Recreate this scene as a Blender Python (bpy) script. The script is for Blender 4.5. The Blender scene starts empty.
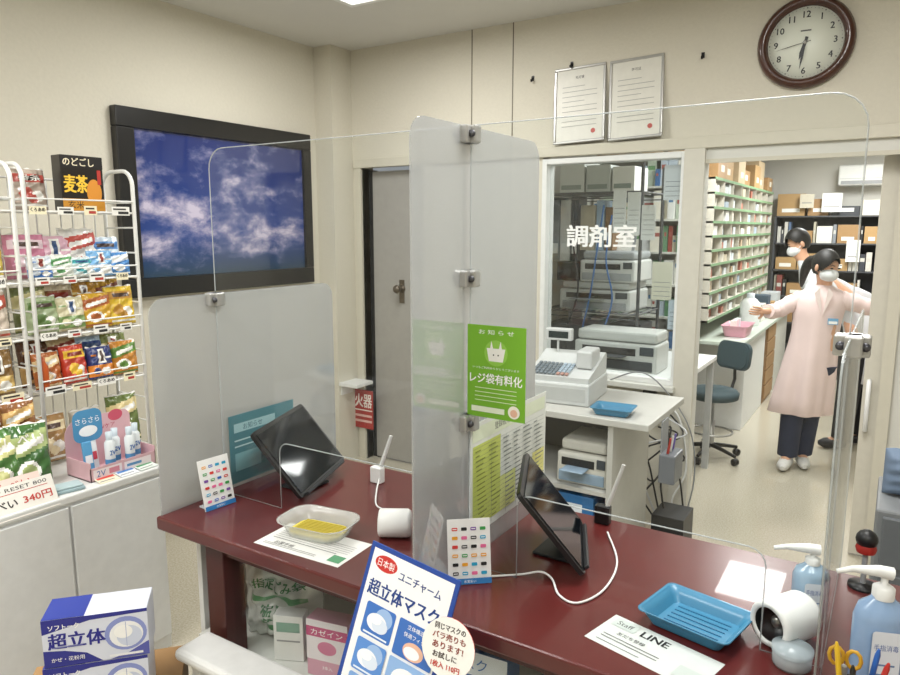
import bpy, bmesh, math, random
from mathutils import Vector, Matrix
from math import sin, cos, pi, radians as R
random.seed(7)
SC=bpy.context.scene; COL=SC.collection
SC.view_settings.view_transform='Standard'
# ---------- camera ----------
TH=R(32.4); PT=R(8.9); F=700.; CZ=1.65
rv=Vector((cos(TH),sin(TH),0)); fv=Vector((-sin(TH)*cos(PT),cos(TH)*cos(PT),-sin(PT))); uv=Vector((-sin(TH)*sin(PT),cos(TH)*sin(PT),cos(PT)))
cam=bpy.data.cameras.new('camera'); co=bpy.data.objects.new('camera',cam); COL.objects.link(co)
co.location=(0,0,CZ); co.rotation_euler=(pi/2-PT,0,TH); cam.sensor_width=36; cam.lens=F/900*36; cam.clip_start=.05; SC.camera=co
def P(px,py,x=None,y=None,z=None):
    d=fv+rv*((px-450)/F)+uv*((337.5-py)/F)
    t=x/d.x if x is not None else y/d.y if y is not None else (z-CZ)/d.z
    return Vector((0,0,CZ))+d*t
def FY(a,b,c,d,Y):
    mx=(a+c)/2; my=(b+d)/2
    return P(a,my,y=Y).x,P(c,my,y=Y).x,P(mx,d,y=Y).z,P(mx,b,y=Y).z
# ---------- materials ----------
def lin(h):
    o=[]
    for i in (0,2,4):
        c=int(h[i:i+2],16)/255; o.append(c/12.92 if c<=.04045 else ((c+.055)/1.055)**2.4)
    return (*o,1)
MC={}
def M(h,rough=.5,metal=0,var=.05,scale=25,bump=0,alpha=1,emis=0,coat=0,trans=0,spec=.5):
    k=(h,rough,metal,var,scale,bump,alpha,emis,coat,trans,spec)
    if k in MC: return MC[k]
    m=bpy.data.materials.new('mat_'+h); m.use_nodes=True; n=m.node_tree; b=n.nodes['Principled BSDF']; c=lin(h)
    tc=n.nodes.new('ShaderNodeTexCoord'); nz=n.nodes.new('ShaderNodeTexNoise'); nz.inputs['Scale'].default_value=scale; nz.inputs['Detail'].default_value=3
    n.links.new(tc.outputs['Object'],nz.inputs['Vector'])
    mx=n.nodes.new('ShaderNodeMix'); mx.data_type='RGBA'
    mx.inputs[6].default_value=tuple(max(0,v*(1-var*2)) for v in c[:3])+(1,); mx.inputs[7].default_value=tuple(min(1,v*(1+var)) for v in c[:3])+(1,)
    n.links.new(nz.outputs['Fac'],mx.inputs[0]); n.links.new(mx.outputs[2],b.inputs['Base Color'])
    b.inputs['Roughness'].default_value=rough; b.inputs['Metallic'].default_value=metal; b.inputs['Alpha'].default_value=alpha; b.inputs['Specular IOR Level'].default_value=spec
    b.inputs['Coat Weight'].default_value=coat; b.inputs['Transmission Weight'].default_value=trans
    if emis: b.inputs['Emission Color'].default_value=c; b.inputs['Emission Strength'].default_value=emis
    if bump:
        bp=n.nodes.new('ShaderNodeBump'); bp.inputs['Strength'].default_value=bump; bp.inputs['Distance'].default_value=.01
        n.links.new(nz.outputs['Fac'],bp.inputs['Height']); n.links.new(bp.outputs[0],b.inputs['Normal'])
    MC[k]=m; return m
def speckle(h1,h2,h3,scale):
    m=M(h1,.22,var=.03,scale=3,coat=.4).copy(); n=m.node_tree; b=n.nodes['Principled BSDF']
    tc=n.nodes.new('ShaderNodeTexCoord'); v=n.nodes.new('ShaderNodeTexNoise'); v.inputs['Scale'].default_value=scale; v.inputs['Detail'].default_value=5
    cr=n.nodes.new('ShaderNodeValToRGB'); e=cr.color_ramp.elements; e[0].position=.35; e[0].color=lin(h2); e[1].position=.65; e[1].color=lin(h3); x=e.new(.5); x.color=lin(h1)
    n.links.new(tc.outputs['Object'],v.inputs['Vector']); n.links.new(v.outputs['Fac'],cr.inputs[0]); n.links.new(cr.outputs[0],b.inputs['Base Color']); return m
def skymat():
    m=bpy.data.materials.new('mat_sky_picture'); m.use_nodes=True; n=m.node_tree; b=n.nodes['Principled BSDF']; L=n.links.new
    tc=n.nodes.new('ShaderNodeTexCoord'); mp=n.nodes.new('ShaderNodeMapping'); mp.inputs['Scale'].default_value=(1,1.1,1.9); mp.inputs['Location'].default_value=(.3,2.7,1.2); nz=n.nodes.new('ShaderNodeTexNoise'); nz.inputs['Scale'].default_value=3.6; nz.inputs['Detail'].default_value=12; nz.inputs['Roughness'].default_value=.62; nz.inputs['Distortion'].default_value=.15
    L(tc.outputs['Object'],mp.inputs[0]); L(mp.outputs[0],nz.inputs['Vector'])
    sp=n.nodes.new('ShaderNodeSeparateXYZ'); L(tc.outputs['Generated'],sp.inputs[0])
    g=n.nodes.new('ShaderNodeValToRGB'); e=g.color_ramp.elements; e[0].position=0; e[0].color=lin('1b3a52'); e[1].position=1; e[1].color=lin('122668'); x=e.new(.3); x.color=lin('1c3a80'); L(sp.outputs['Z'],g.inputs[0])
    mr=n.nodes.new('ShaderNodeValToRGB'); e=mr.color_ramp.elements; e[0].position=.0; e[0].color=(.38,.38,.38,1); e[1].position=1; e[1].color=(.47,.47,.47,1)
    for p_,v_ in ((.08,.40),(.16,.58),(.45,.61),(.7,.54)): x=e.new(p_); x.color=(v_,v_,v_,1)
    L(sp.outputs['Z'],mr.inputs[0])
    ad=n.nodes.new('ShaderNodeMath'); L(nz.outputs['Fac'],ad.inputs[0]); L(mr.outputs[0],ad.inputs[1])
    r2=n.nodes.new('ShaderNodeMapRange'); L(ad.outputs[0],r2.inputs[0]); r2.inputs[1].default_value=1.0; r2.inputs[2].default_value=1.24
    cc=n.nodes.new('ShaderNodeValToRGB'); e=cc.color_ramp.elements; e[0].position=0; e[0].color=lin('5f6f9e'); e[1].position=1; e[1].color=lin('c0b8cc'); x=e.new(.5); x.color=lin('918fb0'); L(r2.outputs[0],cc.inputs[0])
    mx=n.nodes.new('ShaderNodeMix'); mx.data_type='RGBA'; L(r2.outputs[0],mx.inputs[0]); L(g.outputs[0],mx.inputs[6]); L(cc.outputs[0],mx.inputs[7]); L(mx.outputs[2],b.inputs['Base Color'])
    b.inputs['Roughness'].default_value=.1; b.inputs['Coat Weight'].default_value=.5; return m
def glassmat(name,kind):
    m=bpy.data.materials.new(name); m.use_nodes=True; n=m.node_tree; n.nodes.clear(); L=n.links.new
    o=n.nodes.new('ShaderNodeOutputMaterial'); tr=n.nodes.new('ShaderNodeBsdfTransparent'); gl=n.nodes.new('ShaderNodeBsdfGlossy'); lw=n.nodes.new('ShaderNodeLayerWeight')
    pw=n.nodes.new('ShaderNodeMath'); pw.operation='POWER'; L(lw.outputs['Facing'],pw.inputs[0]); ma=n.nodes.new('ShaderNodeMath'); ma.operation='MULTIPLY_ADD'; L(pw.outputs[0],ma.inputs[0])
    m1=n.nodes.new('ShaderNodeMixShader'); gl.inputs['Roughness'].default_value=.03
    if kind in ('clear','window'):
        pw.inputs[1].default_value=4; ma.inputs[1].default_value=.5; ma.inputs[2].default_value=.018 if kind=='clear' else .04; tr.inputs[0].default_value=(.975,.985,.985,1) if kind=='clear' else (.9,.92,.92,1)
        L(ma.outputs[0],m1.inputs[0]); L(tr.outputs[0],m1.inputs[1]); L(gl.outputs[0],m1.inputs[2]); L(m1.outputs[0],o.inputs[0])
    else:
        df=n.nodes.new('ShaderNodeBsdfDiffuse'); tl=n.nodes.new('ShaderNodeBsdfTranslucent'); a=n.nodes.new('ShaderNodeMixShader'); b=n.nodes.new('ShaderNodeMixShader')
        tc=n.nodes.new('ShaderNodeTexCoord'); nz=n.nodes.new('ShaderNodeTexNoise'); nz.inputs['Scale'].default_value=300; L(tc.outputs['Object'],nz.inputs['Vector'])
        cr=n.nodes.new('ShaderNodeValToRGB'); cr.color_ramp.elements[0].color=lin('c2c5c7'); cr.color_ramp.elements[1].color=lin('d0d3d4'); L(nz.outputs['Fac'],cr.inputs[0])
        L(cr.outputs[0],df.inputs[0]); L(cr.outputs[0],tl.inputs[0]); a.inputs[0].default_value=.5; L(df.outputs[0],a.inputs[1]); L(tl.outputs[0],a.inputs[2])
        b.inputs[0].default_value=.58 if kind=='frost' else .35; L(tr.outputs[0],b.inputs[1]); L(a.outputs[0],b.inputs[2])
        gl.inputs['Roughness'].default_value=.06; pw.inputs[1].default_value=1.6; ma.inputs[1].default_value=.85; ma.inputs[2].default_value=.02; ma.use_clamp=True
        L(ma.outputs[0],m1.inputs[0]); L(b.outputs[0],m1.inputs[1]); L(gl.outputs[0],m1.inputs[2]); L(m1.outputs[0],o.inputs[0])
    return m
CLEAR=glassmat('mat_clear_acrylic','clear'); FROST=glassmat('mat_frosted_acrylic','frost'); EDGE=glassmat('mat_acrylic_edge','edge'); WGLASS=glassmat('mat_window_glass','window')
WHITE=M('e4e5e3',.45); OFFW=M('d4d4cd',.5); BLACK=M('141416',.4); DARK=M('26272a',.5); STEEL=M('b4b3b0',.3,.55); GREY=M('9a9da0',.5); LGREY=M('b4b6b6',.5); SKIN=M('d8a789',.5); HAIR=M('0f0d0d',.55,scale=80)
# ---------- mesh builder ----------
TXT={}
def tmesh(s):
    if s in TXT: return TXT[s]
    cu=bpy.data.curves.new('t','FONT'); cu.body=s; cu.size=1; cu.resolution_u=2
    ob=bpy.data.objects.new('t',cu); COL.objects.link(ob); dg=bpy.context.evaluated_depsgraph_get()
    me=bpy.data.meshes.new_from_object(ob.evaluated_get(dg)); vs=[(v.co.x,v.co.y) for v in me.vertices]; fs=[tuple(p.vertices) for p in me.polygons]
    if vs:
        x0=min(v[0] for v in vs); x1=max(v[0] for v in vs); y0=min(v[1] for v in vs); y1=max(v[1] for v in vs)
    else: x0=x1=y0=y1=0
    bpy.data.objects.remove(ob); bpy.data.curves.remove(cu); bpy.data.meshes.remove(me)
    TXT[s]=(vs,fs,x0,x1,y0,y1); return TXT[s]
def rr(x0,y0,x1,y1,r,n=5):
    r=(r,)*4 if not isinstance(r,tuple) else r; o=[]
    for (cx,cy,a,q) in ((x0,y0,180,r[0]),(x1,y0,270,r[1]),(x1,y1,0,r[2]),(x0,y1,90,r[3])):
        if q==0: o.append((cx,cy)); continue
        sx=1 if cx==x0 else -1; sy=1 if cy==y0 else -1
        for i in range(n+1):
            t=R(a+90*i/n); o.append((cx+sx*q+q*cos(t),cy+sy*q+q*sin(t)))
    return o
def cat(pts,n=6):
    pts=[Vector(p) for p in pts]; q=[pts[0]]+pts+[pts[-1]]; o=[]
    for i in range(1,len(q)-2):
        a,b,c,d=q[i-1:i+3]
        for k in range(n):
            t=k/n; o.append(.5*((2*b)+(c-a)*t+(2*a-5*b+4*c-d)*t*t+(3*b-a-3*c+d)*t**3))
    return o+[pts[-1]]
class MB:
    def __init__(s,T=None): s.v=[];s.f=[];s.mi=[];s.sm=[];s.mats=[];s.T=T or Matrix(); s.lay=0
    def add(s,vs,fs,m,sm=False):
        if m not in s.mats: s.mats.append(m)
        i=s.mats.index(m); b=len(s.v); s.v+=[s.T@Vector(v) for v in vs]
        for f in fs: s.f.append(tuple(b+j for j in f)); s.mi.append(i); s.sm.append(sm)
        return s
    def box(s,x0,x1,y0,y1,z0,z1,m,b=0,seg=2):
        if x0>x1:x0,x1=x1,x0
        if y0>y1:y0,y1=y1,y0
        if z0>z1:z0,z1=z1,z0
        if b:
            bm=bmesh.new(); bmesh.ops.create_cube(bm,size=1)
            for v in bm.verts: v.co=Vector(((x0+x1)/2+v.co.x*(x1-x0),(y0+y1)/2+v.co.y*(y1-y0),(z0+z1)/2+v.co.z*(z1-z0)))
            bmesh.ops.bevel(bm,geom=list(bm.edges),offset=min(b,.49*min(x1-x0,y1-y0,z1-z0)),segments=seg,affect='EDGES',profile=.5)
            bm.verts.index_update(); vs=[v.co.copy() for v in bm.verts]; fs=[[v.index for v in f.verts] for f in bm.faces]; bm.free(); return s.add(vs,fs,m)
        vs=[(x,y,z) for z in (z0,z1) for y in (y0,y1) for x in (x0,x1)]
        return s.add(vs,[(0,2,3,1),(4,5,7,6),(0,1,5,4),(2,6,7,3),(0,4,6,2),(1,3,7,5)],m)
    def tube(s,pts,r,m,n=8,closed=False,fl=1):
        pts=[Vector(p) for p in pts]; rs=r if isinstance(r,(list,tuple)) else [r]*len(pts); vs=[];fs=[];N=len(pts); ref=None
        for i,p in enumerate(pts):
            a=pts[i-1] if i or closed else p; b=pts[(i+1)%N] if i<N-1 or closed else p; d=(b-a)
            d=d.normalized() if d.length>1e-9 else Vector((0,0,1))
            if ref is None: ref=d.orthogonal().normalized()
            e=(ref-d*ref.dot(d)); e=e.normalized() if e.length>1e-6 else d.orthogonal().normalized(); ref=e; g=d.cross(e)
            for k in range(n): t=2*pi*k/n; vs.append(p+e*cos(t)*rs[i]+g*sin(t)*rs[i]*fl)
        for i in range(N if closed else N-1):
            j=(i+1)%N
            for k in range(n): fs.append((i*n+k,i*n+(k+1)%n,j*n+(k+1)%n,j*n+k))
        s.add(vs,fs,m,True)
        if not closed: s.add(vs[:n],[tuple(range(n))[::-1]],m); s.add(vs[-n:],[tuple(range(n))],m)
        return s
    def lathe(s,prof,m,n=24,c=(0,0,0),ax='z',sx=1,sy=1,cap=True):
        vs=[];fs=[]
        for (r,z) in prof:
            for k in range(n):
                t=2*pi*k/n; a,b=r*cos(t)*sx,r*sin(t)*sy
                q=(a,b,z) if ax=='z' else (a,-z,b) if ax=='y' else (z,a,b)
                vs.append((q[0]+c[0],q[1]+c[1],q[2]+c[2]))
        for i in range(len(prof)-1):
            for k in range(n): fs.append((i*n+k,i*n+(k+1)%n,(i+1)*n+(k+1)%n,(i+1)*n+k))
        s.add(vs,fs,m,True)
        for i in (0,len(prof)-1):
            if cap and prof[i][0]>1e-5: s.add(vs[i*n:i*n+n],[tuple(range(n)) if i else tuple(range(n))[::-1]],m)
        return s
    def ell(s,c,rx,ry,rz,m,n=16,keep=None):
        vs=[];fs=[];K=n//2
        for i in range(K+1):
            a=pi*i/K
            for k in range(n): t=2*pi*k/n; vs.append((sin(a)*cos(t),sin(a)*sin(t),cos(a)))
        for i in range(K):
            for k in range(n):
                f=(i*n+k,(i+1)*n+k,(i+1)*n+(k+1)%n,i*n+(k+1)%n)
                q=sum((Vector(vs[j]) for j in f),Vector())/4
                if keep is None or keep(q): fs.append(f)
        return s.add([(c[0]+v[0]*rx,c[1]+v[1]*ry,c[2]+v[2]*rz) for v in vs],fs,m,True)
    def prism(s,poly,t,m,me=None,y=0):
        n=len(poly); vs=[(p[0],y,p[1]) for p in poly]+[(p[0],y+t,p[1]) for p in poly]
        s.add(vs,[tuple(range(n)),tuple(range(n,2*n))[::-1]],m)
        return s.add(vs,[(i,n+i,n+(i+1)%n,(i+1)%n) for i in range(n)],me or m)
    def loft(s,rings,m,n=20,fold=None):
        vs=[];fs=[]
        for (cx,cy,z,rx,ry) in rings:
            for k in range(n):
                t=2*pi*k/n; q=1+(fold(z)*(sin(5*t+1+z*2)+.6*sin(9*t+z*4)) if fold else 0); vs.append((cx+rx*cos(t)*q,cy+ry*sin(t)*q,z))
        for i in range(len(rings)-1):
            for k in range(n): fs.append((i*n+k,i*n+(k+1)%n,(i+1)*n+(k+1)%n,(i+1)*n+k))
        return s.add(vs,fs,m,True)
    def pr(s,els,y=0,x0=0,z0=0,k=1,surf=None):
        for e in els:
            s.lay+=1; yy=y-.0003-.00012*s.lay; c=e[-1] if e[0]!='t' else e[5]; m=M(c,.5,var=.01) if isinstance(c,str) else c
            if e[0]=='r': q=[(e[1],e[2]),(e[3],e[2]),(e[3],e[4]),(e[1],e[4])]
            elif e[0]=='o': q=rr(e[1],e[2],e[3],e[4],e[5],4)
            elif e[0]=='c': q=[(e[1]+e[3]*cos(2*pi*i/24),e[2]+e[4]*sin(2*pi*i/24)) for i in range(24)]
            elif e[0]=='p': q=e[1]
            elif e[0]=='t':
                vs,fs,a,b,c0,d0=tmesh(e[1])
                if not vs: continue
                h=e[4]; w=e[6] if len(e)>6 and e[6] else None; sy=h/(d0-c0); sx=w/(b-a) if w else sy
                bd=e[7] if len(e)>7 else 0
                for j,(ox,oz) in enumerate(((0,0),(-bd,-bd*.5),(bd,bd*.5),(-bd,bd*.5),(bd,-bd*.5)) if bd else ((0,0),)):
                    q=[(x0+k*(e[2]+ox*h+(v[0]-(a+b)/2)*sx),z0+k*(e[3]+oz*h+(v[1]-(c0+d0)/2)*sy)) for v in vs]
                    s.add([(p[0],(surf(p[0],p[1])-.0012 if surf else yy)-.00002*j,p[1]) for p in q],fs,m)
                continue
            s.add([(x0+k*p[0],yy,z0+k*p[1]) for p in q],[tuple(range(len(q)))],m)
        return s
TT={}
def _ob(mb,name,Mx):
    me=bpy.data.meshes.new(name); im=Mx.inverted(); me.from_pydata([im@v for v in mb.v],[],mb.f)
    for m in mb.mats: me.materials.append(m)
    me.polygons.foreach_set('material_index',mb.mi); me.polygons.foreach_set('use_smooth',mb.sm); me.update()
    o=bpy.data.objects.new(name,me); COL.objects.link(o); TT[o]=Mx; return o
def tag(o,label,cat_,group=None):
    o['label']=label; o['category']=cat_
    if group: o['group']=group
    return o
def thing(name,label,cat_,T,group=None):
    if not isinstance(T,Matrix): T=Matrix.Translation(T)
    o=bpy.data.objects.new(name,None); COL.objects.link(o); o.matrix_world=T; o.empty_display_size=.05; TT[o]=T; return tag(o,label,cat_,group)
def part(mb,name,parent,label=None):
    o=_ob(mb,name,TT[parent]); o.parent=parent
    if label: o['label']=label
    return o
def top(mb,name,label,cat_,group=None):
    if mb.T!=Matrix(): Mx=mb.T
    else:
        xs=[v.x for v in mb.v];ys=[v.y for v in mb.v];Mx=Matrix.Translation(((min(xs)+max(xs))/2,(min(ys)+max(ys))/2,min(v.z for v in mb.v)))
    o=_ob(mb,name,Mx); o.matrix_world=Mx; return tag(o,label,cat_,group)
def struct(mb,name):
    o=_ob(mb,name,Matrix()); o['kind']='structure'; return o
def TR(x,y,z,rz=0,rx=0,ry=0): return Matrix.Translation((x,y,z))@Matrix.Rotation(R(rz),4,'Z')@Matrix.Rotation(R(rx),4,'X')@Matrix.Rotation(R(ry),4,'Y')
ORD=['first','second','third','fourth','fifth','sixth','seventh','eighth','ninth','tenth','eleventh','twelfth']
# ---------- setting ----------
YB=3.8; XL=-3.35; HC=2.82
WALL=M('d3cebf',.85,var=.03,scale=60,bump=.15); WALL0=M('d3cebf',.85,var=.02,scale=5); WALL2=M('d8d7d0',.85,var=.03,scale=5)
struct(MB().box(-3.5,2.6,-2,9.2,-.05,0,speckle('bdb6a4','b1aa98','c8c2b3',120)),'floor')
struct(MB().box(-3.5,2.6,-2,3.9,HC,HC+.05,M('d4d3ce',.9,var=.02,scale=5)),'ceiling')
struct(MB().box(-3.5,2.6,3.92,9.2,2.55,2.6,M('dcdad4',.9,var=.02,scale=5)),'ceiling_dispensary')
struct(MB().box(XL-.1,XL,-2,YB+.12,0,HC,WALL),'wall_left')
struct(MB().box(XL,-3.2,3.6,YB,0,HC,WALL),'wall_corner_pillar')
a0,a1=-3.12,-2.60; b0,b1=-1.774,-.955; c0,c1=-.873,-.018; DT=2.06; WB=.80
w=MB()
w.box(XL,a0,YB,YB+.12,0,DT,WALL); w.box(a1,b0,YB,YB+.12,0,DT,WALL); w.box(b0,b1,YB,YB+.12,0,WB,WALL); w.box(b1,c0,YB,YB+.12,0,DT,WALL2); w.box(c1,2.6,YB,YB+.12,0,DT,WALL2); w.box(XL,2.6,YB,YB+.12,DT,HC,WALL); w.box(c0,c1,YB,YB+.12,1.985,DT,WALL2)
struct(w,'wall_back')
struct(MB().box(-2.6,-2.5,3.92,9.2,0,2.55,WALL2),'wall_dispensary_left')
struct(MB().box(1.3,1.4,3.92,9.2,0,2.55,WALL2),'wall_dispensary_right')
struct(MB().box(-2.6,1.4,9.0,9.1,0,2.55,WALL2),'wall_dispensary_back')
struct(MB().box(2.5,2.6,-2,3.9,0,HC,WALL0),'wall_right')
struct(MB().box(-3.5,2.6,-2.1,-2,0,HC,WALL0),'wall_front')
TRM=M('cdc8b8',.5,var=.03)
t=MB(); t.box(a0-.06,2.6,YB-.025,YB,DT-.01,DT+.05,TRM,.004); t.box(a0-.05,a0,YB-.02,YB+.1,0,DT-.01,TRM); t.box(a1,a1+.05,YB-.02,YB+.1,0,DT-.01,TRM); struct(t,'trim_1')
t=MB(); t.box(b1-.01,c0+.01,YB-.03,YB,0,DT-.01,M('d0ccc0',.5)); t.box(c1,c1+.05,YB-.03,YB,0,DT-.01,TRM); t.box(c0+.01,c1,YB-.012,YB,1.975,1.995,TRM); struct(t,'trim_2')
struct(MB().box(XL,XL+.012,-2,3.6,0,.08,M('6a5a48')),'baseboard_left')
t=MB()
for px in (472,513):
    x=P(px,70,y=YB).x; t.box(x-.003,x+.003,YB-.002,YB+.001,DT+.05,HC,M('6d6657'))
struct(t,'trim_3')
d=MB(); d.box(a0+.04,a1,YB+.06,YB+.095,.01,DT-.03,M('a3a09a',.5),.003); o=struct(d,'door_1')
k=MB(); hx=P(397,300,y=YB).x; k.lathe([(.028,0),(.028,.006),(.012,.01),(.012,.04),(.026,.05),(.03,.065),(.02,.08),(0,.082)],M('6b6256',.3,.6),16,(hx,YB+.06,1.24),ax='y'); k.box(hx-.02,hx+.02,YB+.055,YB+.06,1.14,1.3,M('6b6256',.3,.6)); part(k,'door_knob',o)
part(MB().box(a0,a0+.04,YB+.07,YB+.12,.0,DT-.02,DARK),'door_gap_shade',o)  # dark strip stands in for the shade in the gap beside the door
f=MB(); W=.03
f.box(b0,b0+W,YB-.01,YB+.1,WB,DT-.02,WHITE,.003); f.box(b1-W,b1,YB-.01,YB+.1,WB,DT-.02,WHITE,.003); f.box(b0+W,b1-W,YB-.01,YB+.1,WB,WB+W,WHITE,.003); f.box(b0+W,b1-W,YB-.01,YB+.1,DT-.02-W,DT-.02,WHITE,.003)
wo=struct(f,'window_1')
part(MB().box(b0+W,b1-W,YB+.04,YB+.045,WB+W,DT-.02-W,WGLASS),'pane',wo)
part(MB().box(b0-.01,b1+.0,YB-.06,YB+.0,WB-.03,WB,OFFW,.004),'window_sill',wo)
x0,x1,z0,z1=FY(567,225,636,247,YB+.038)
part(MB(Matrix.Translation((0,YB+.038,0))).pr([('t','調剤室',(x0+x1)/2,(z0+z1)/2,z1-z0,'f6f6f4',x1-x0,.03)]),'lettering',wo,'white lettering on the glass')
d=MB(); d.box(c1-.07,c1+.8,YB+.13,YB+.165,.01,DT,M('cfcabc',.5),.003); o=struct(d,'door_2')
k=MB(); x=c1-.045; k.tube([(x,YB+.13,.66),(x,YB+.085,.67),(x,YB+.085,.90),(x,YB+.13,.91)],.011,M('eeeeec',.3)); part(k,'door_handle',o)
def clight(name,label,x,y,z,w_,l_,pw):
    o=thing(name,label,'ceiling light',(x,y,z-.03))
    fr=MB(); 
    fr.box(x-w_/2-.03,x-w_/2,y-l_/2-.03,y+l_/2+.03,z-.03,z,WHITE); fr.box(x+w_/2,x+w_/2+.03,y-l_/2-.03,y+l_/2+.03,z-.03,z,WHITE); fr.box(x-w_/2,x+w_/2,y-l_/2-.03,y-l_/2,z-.03,z,WHITE); fr.box(x-w_/2,x+w_/2,y+l_/2,y+l_/2+.03,z-.03,z,WHITE); part(fr,'frame',o)
    part(MB().box(x-w_/2,x+w_/2,y-l_/2,y+l_/2,z-.02,z-.012,M('fffefa',.5,var=0,emis=3)),'diffuser',o)
    la=bpy.data.lights.new('area_light','AREA'); la.shape='RECTANGLE'; la.size=w_; la.size_y=l_; la.energy=pw; la.color=(1,.995,.97)
    lo=bpy.data.objects.new('area_light',la); COL.objects.link(lo); lo.location=(x,y,z-.04)
clight('ceiling_light','square ceiling light above the corner by the sky picture',-2.24,2.68,HC,.5,.6,26)
clight('ceiling_light','ceiling light above the red counter',-.3,1.9,HC,.6,1.2,40)
clight('ceiling_light','ceiling light behind the viewer on the left',-1.9,.1,HC,1.2,.6,46)
clight('ceiling_light','ceiling light behind the viewer on the right',.6,-.4,HC,1.2,.6,32)
clight('ceiling_light','ceiling light near the dispensary doorway',-.7,4.9,2.55,.4,1.2,42)
clight('ceiling_light','ceiling light deep in the dispensary',-.3,7.3,2.55,.4,1.2,64)
wd=bpy.data.worlds.new('world'); SC.world=wd; wd.use_nodes=True; wd.node_tree.nodes['Background'].inputs[0].default_value=(.9,.95,1,1); wd.node_tree.nodes['Background'].inputs[1].default_value=.3
# ---------- sky picture ----------
y0,y1,z0,z1=2.13,3.50,1.29,2.25; x=XL
o=thing('framed_picture','large black framed picture of clouds in a blue sky on left wall','picture',(x,(y0+y1)/2,z0))
f=MB(); B=.10; BK=M('0e0e10',.3,coat=.3)
f.box(x,x+.05,y0,y1,z0,z0+B,BK,.006); f.box(x,x+.05,y0,y1,z1-B,z1,BK,.006); f.box(x,x+.05,y0,y0+B,z0+B,z1-B,BK,.006); f.box(x,x+.05,y1-B*.7,y1,z0+B,z1-B,BK,.006); part(f,'frame',o)
part(MB().box(x+.01,x+.03,y0+B,y1-B*.7,z0+B,z1-B,skymat()),'picture_panel',o)
# ---------- clock ----------
c=P(805,42,y=YB-.03); T=TR(c.x,YB,c.z)
o=thing('wall_clock','round brown wooden wall clock with white face and numerals','clock',T)
WD=M('4a2618',.3,coat=.4,scale=12,var=.25)
part(MB(T).lathe([(.19,.001),(.205,.002),(.207,.02),(.195,.045),(.175,.05),(.165,.035),(.16,.02)],WD,48,ax='y',cap=False),'frame',o)
fc=MB(T).lathe([(.168,.012),(.168,.02),(0,.02)],M('e6eade',.4,var=.01),48,ax='y',cap=False)
els=[('t',str(i),.125*sin(i*pi/6),.125*cos(i*pi/6),.028,'1a1a1a',None,.02) for i in range(1,13)]+[('r',-.022,.05,.022,.056,'555555')]
for i in range(60):
    a=i*pi/30; els.append(('c',.152*sin(a),.152*cos(a),.0012 if i%5 else .0025,.0012 if i%5 else .0025,'333333'))
for e in els: fc.lay=0; fc.pr([e],y=-.0205)
part(fc,'dial',o)
def hand(L,wd_,a,yy,m):
    b=MB(T@Matrix.Translation((0,yy,0))@Matrix.Rotation(R(a),4,'Y')); b.prism([(-wd_,-.025),(wd_,-.025),(wd_*1.3,L*.6),(0,L),(-wd_*1.3,L*.6)],.001,m); return b
part(hand(.08,.006,196,-.026,BLACK),'hour_hand',o); part(hand(.12,.004,188,-.028,BLACK),'minute_hand',o); part(hand(.13,.0012,258,-.030,M('44403a')),'second_hand',o)
part(MB(T).lathe([(.008,.02),(.008,.033),(0,.033)],STEEL,12,ax='y',cap=False),'hub',o)
for (q,lab,n_) in (((554,73,605,151),'silver framed certificate nearer the corner','指定書'),((609,64,663,147),'silver framed certificate nearer the clock','許可証')):
    x0,x1,z0,z1=FY(*q,YB-.04); wd_=x1-x0; h=z1-z0; T=TR(x0,YB-.045,DT+.053,0,-5,-2)
    o=thing('certificate_frame',lab,'framed certificate',T,'framed certificates above the glass')
    f=MB(T); e=.014; f.box(0,wd_,0,.015,0,e,STEEL,.003);f.box(0,wd_,0,.015,h-e,h,STEEL,.003);f.box(0,e,0,.015,e,h-e,STEEL,.003);f.box(wd_-e,wd_,0,.015,e,h-e,STEEL,.003); part(f,'frame',o)
    f=MB(T).box(e,wd_-e,.006,.01,e,h-e,M('dedcd2',.4)); els=[('t',n_,wd_/2,h*.86,.016,'333333')]
    for i in range(9): els.append(('r',wd_*.16,h*(.74-i*.065),wd_*(.84 if i%3 else .6),h*(.74-i*.065)+.003,'9c9c98'))
    els.append(('c',wd_*.78,h*.14,.013,.013,'b9574f')); f.pr(els,y=.006); part(f,'paper',o)
for (px,py,l) in ((533,80,'beside the tall seam above the glass'),(572,66,'above the silver frames'),(703,57,'left of the clock')):
    p=P(px,py,y=YB); b=MB().tube([(p.x,YB,p.z+.012),(p.x,YB-.012,p.z+.012),(p.x,YB-.014,p.z-.01),(p.x,YB-.025,p.z-.012),(p.x,YB-.028,p.z)],.004,BLACK,6); b.box(p.x-.008,p.x+.008,YB-.003,YB,p.z-.005,p.z+.022,BLACK); top(b,'wall_hook','small black wall hook '+l,'hook')
x0,x1,z0,z1=FY(354,390,373,428,YB-.03); ww=x1-x0; h=z1-z0
top(MB(TR(x0,YB-.03,z0)).box(0,ww,0,.003,0,h,M('a8302a')).pr([('t','火',ww*.28,h*.72,h*.34,'f0e6e0',ww*.42,.02),('t','器',ww*.73,h*.72,h*.34,'f0e6e0',ww*.42,.02),('r',.008,h*.46,ww-.008,h*.49,'f0e6e0'),('r',.012,h*.3,ww-.012,h*.36,'e2b8b0'),('r',.012,h*.16,ww-.012,h*.22,'e2b8b0')]),'warning_sign','red fire sign with white characters beside the grey door','sign')
z=P(346,383,y=3.66).z; b=MB().box(-3.2,-3.04,3.6,3.78,z-.012,z+.012,WHITE,.003); b.box(-3.2,-3.19,3.62,3.74,z-.08,z-.012,WHITE); top(b,'wall_ledge','small white ledge fixed on the corner pillar','ledge')
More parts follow.
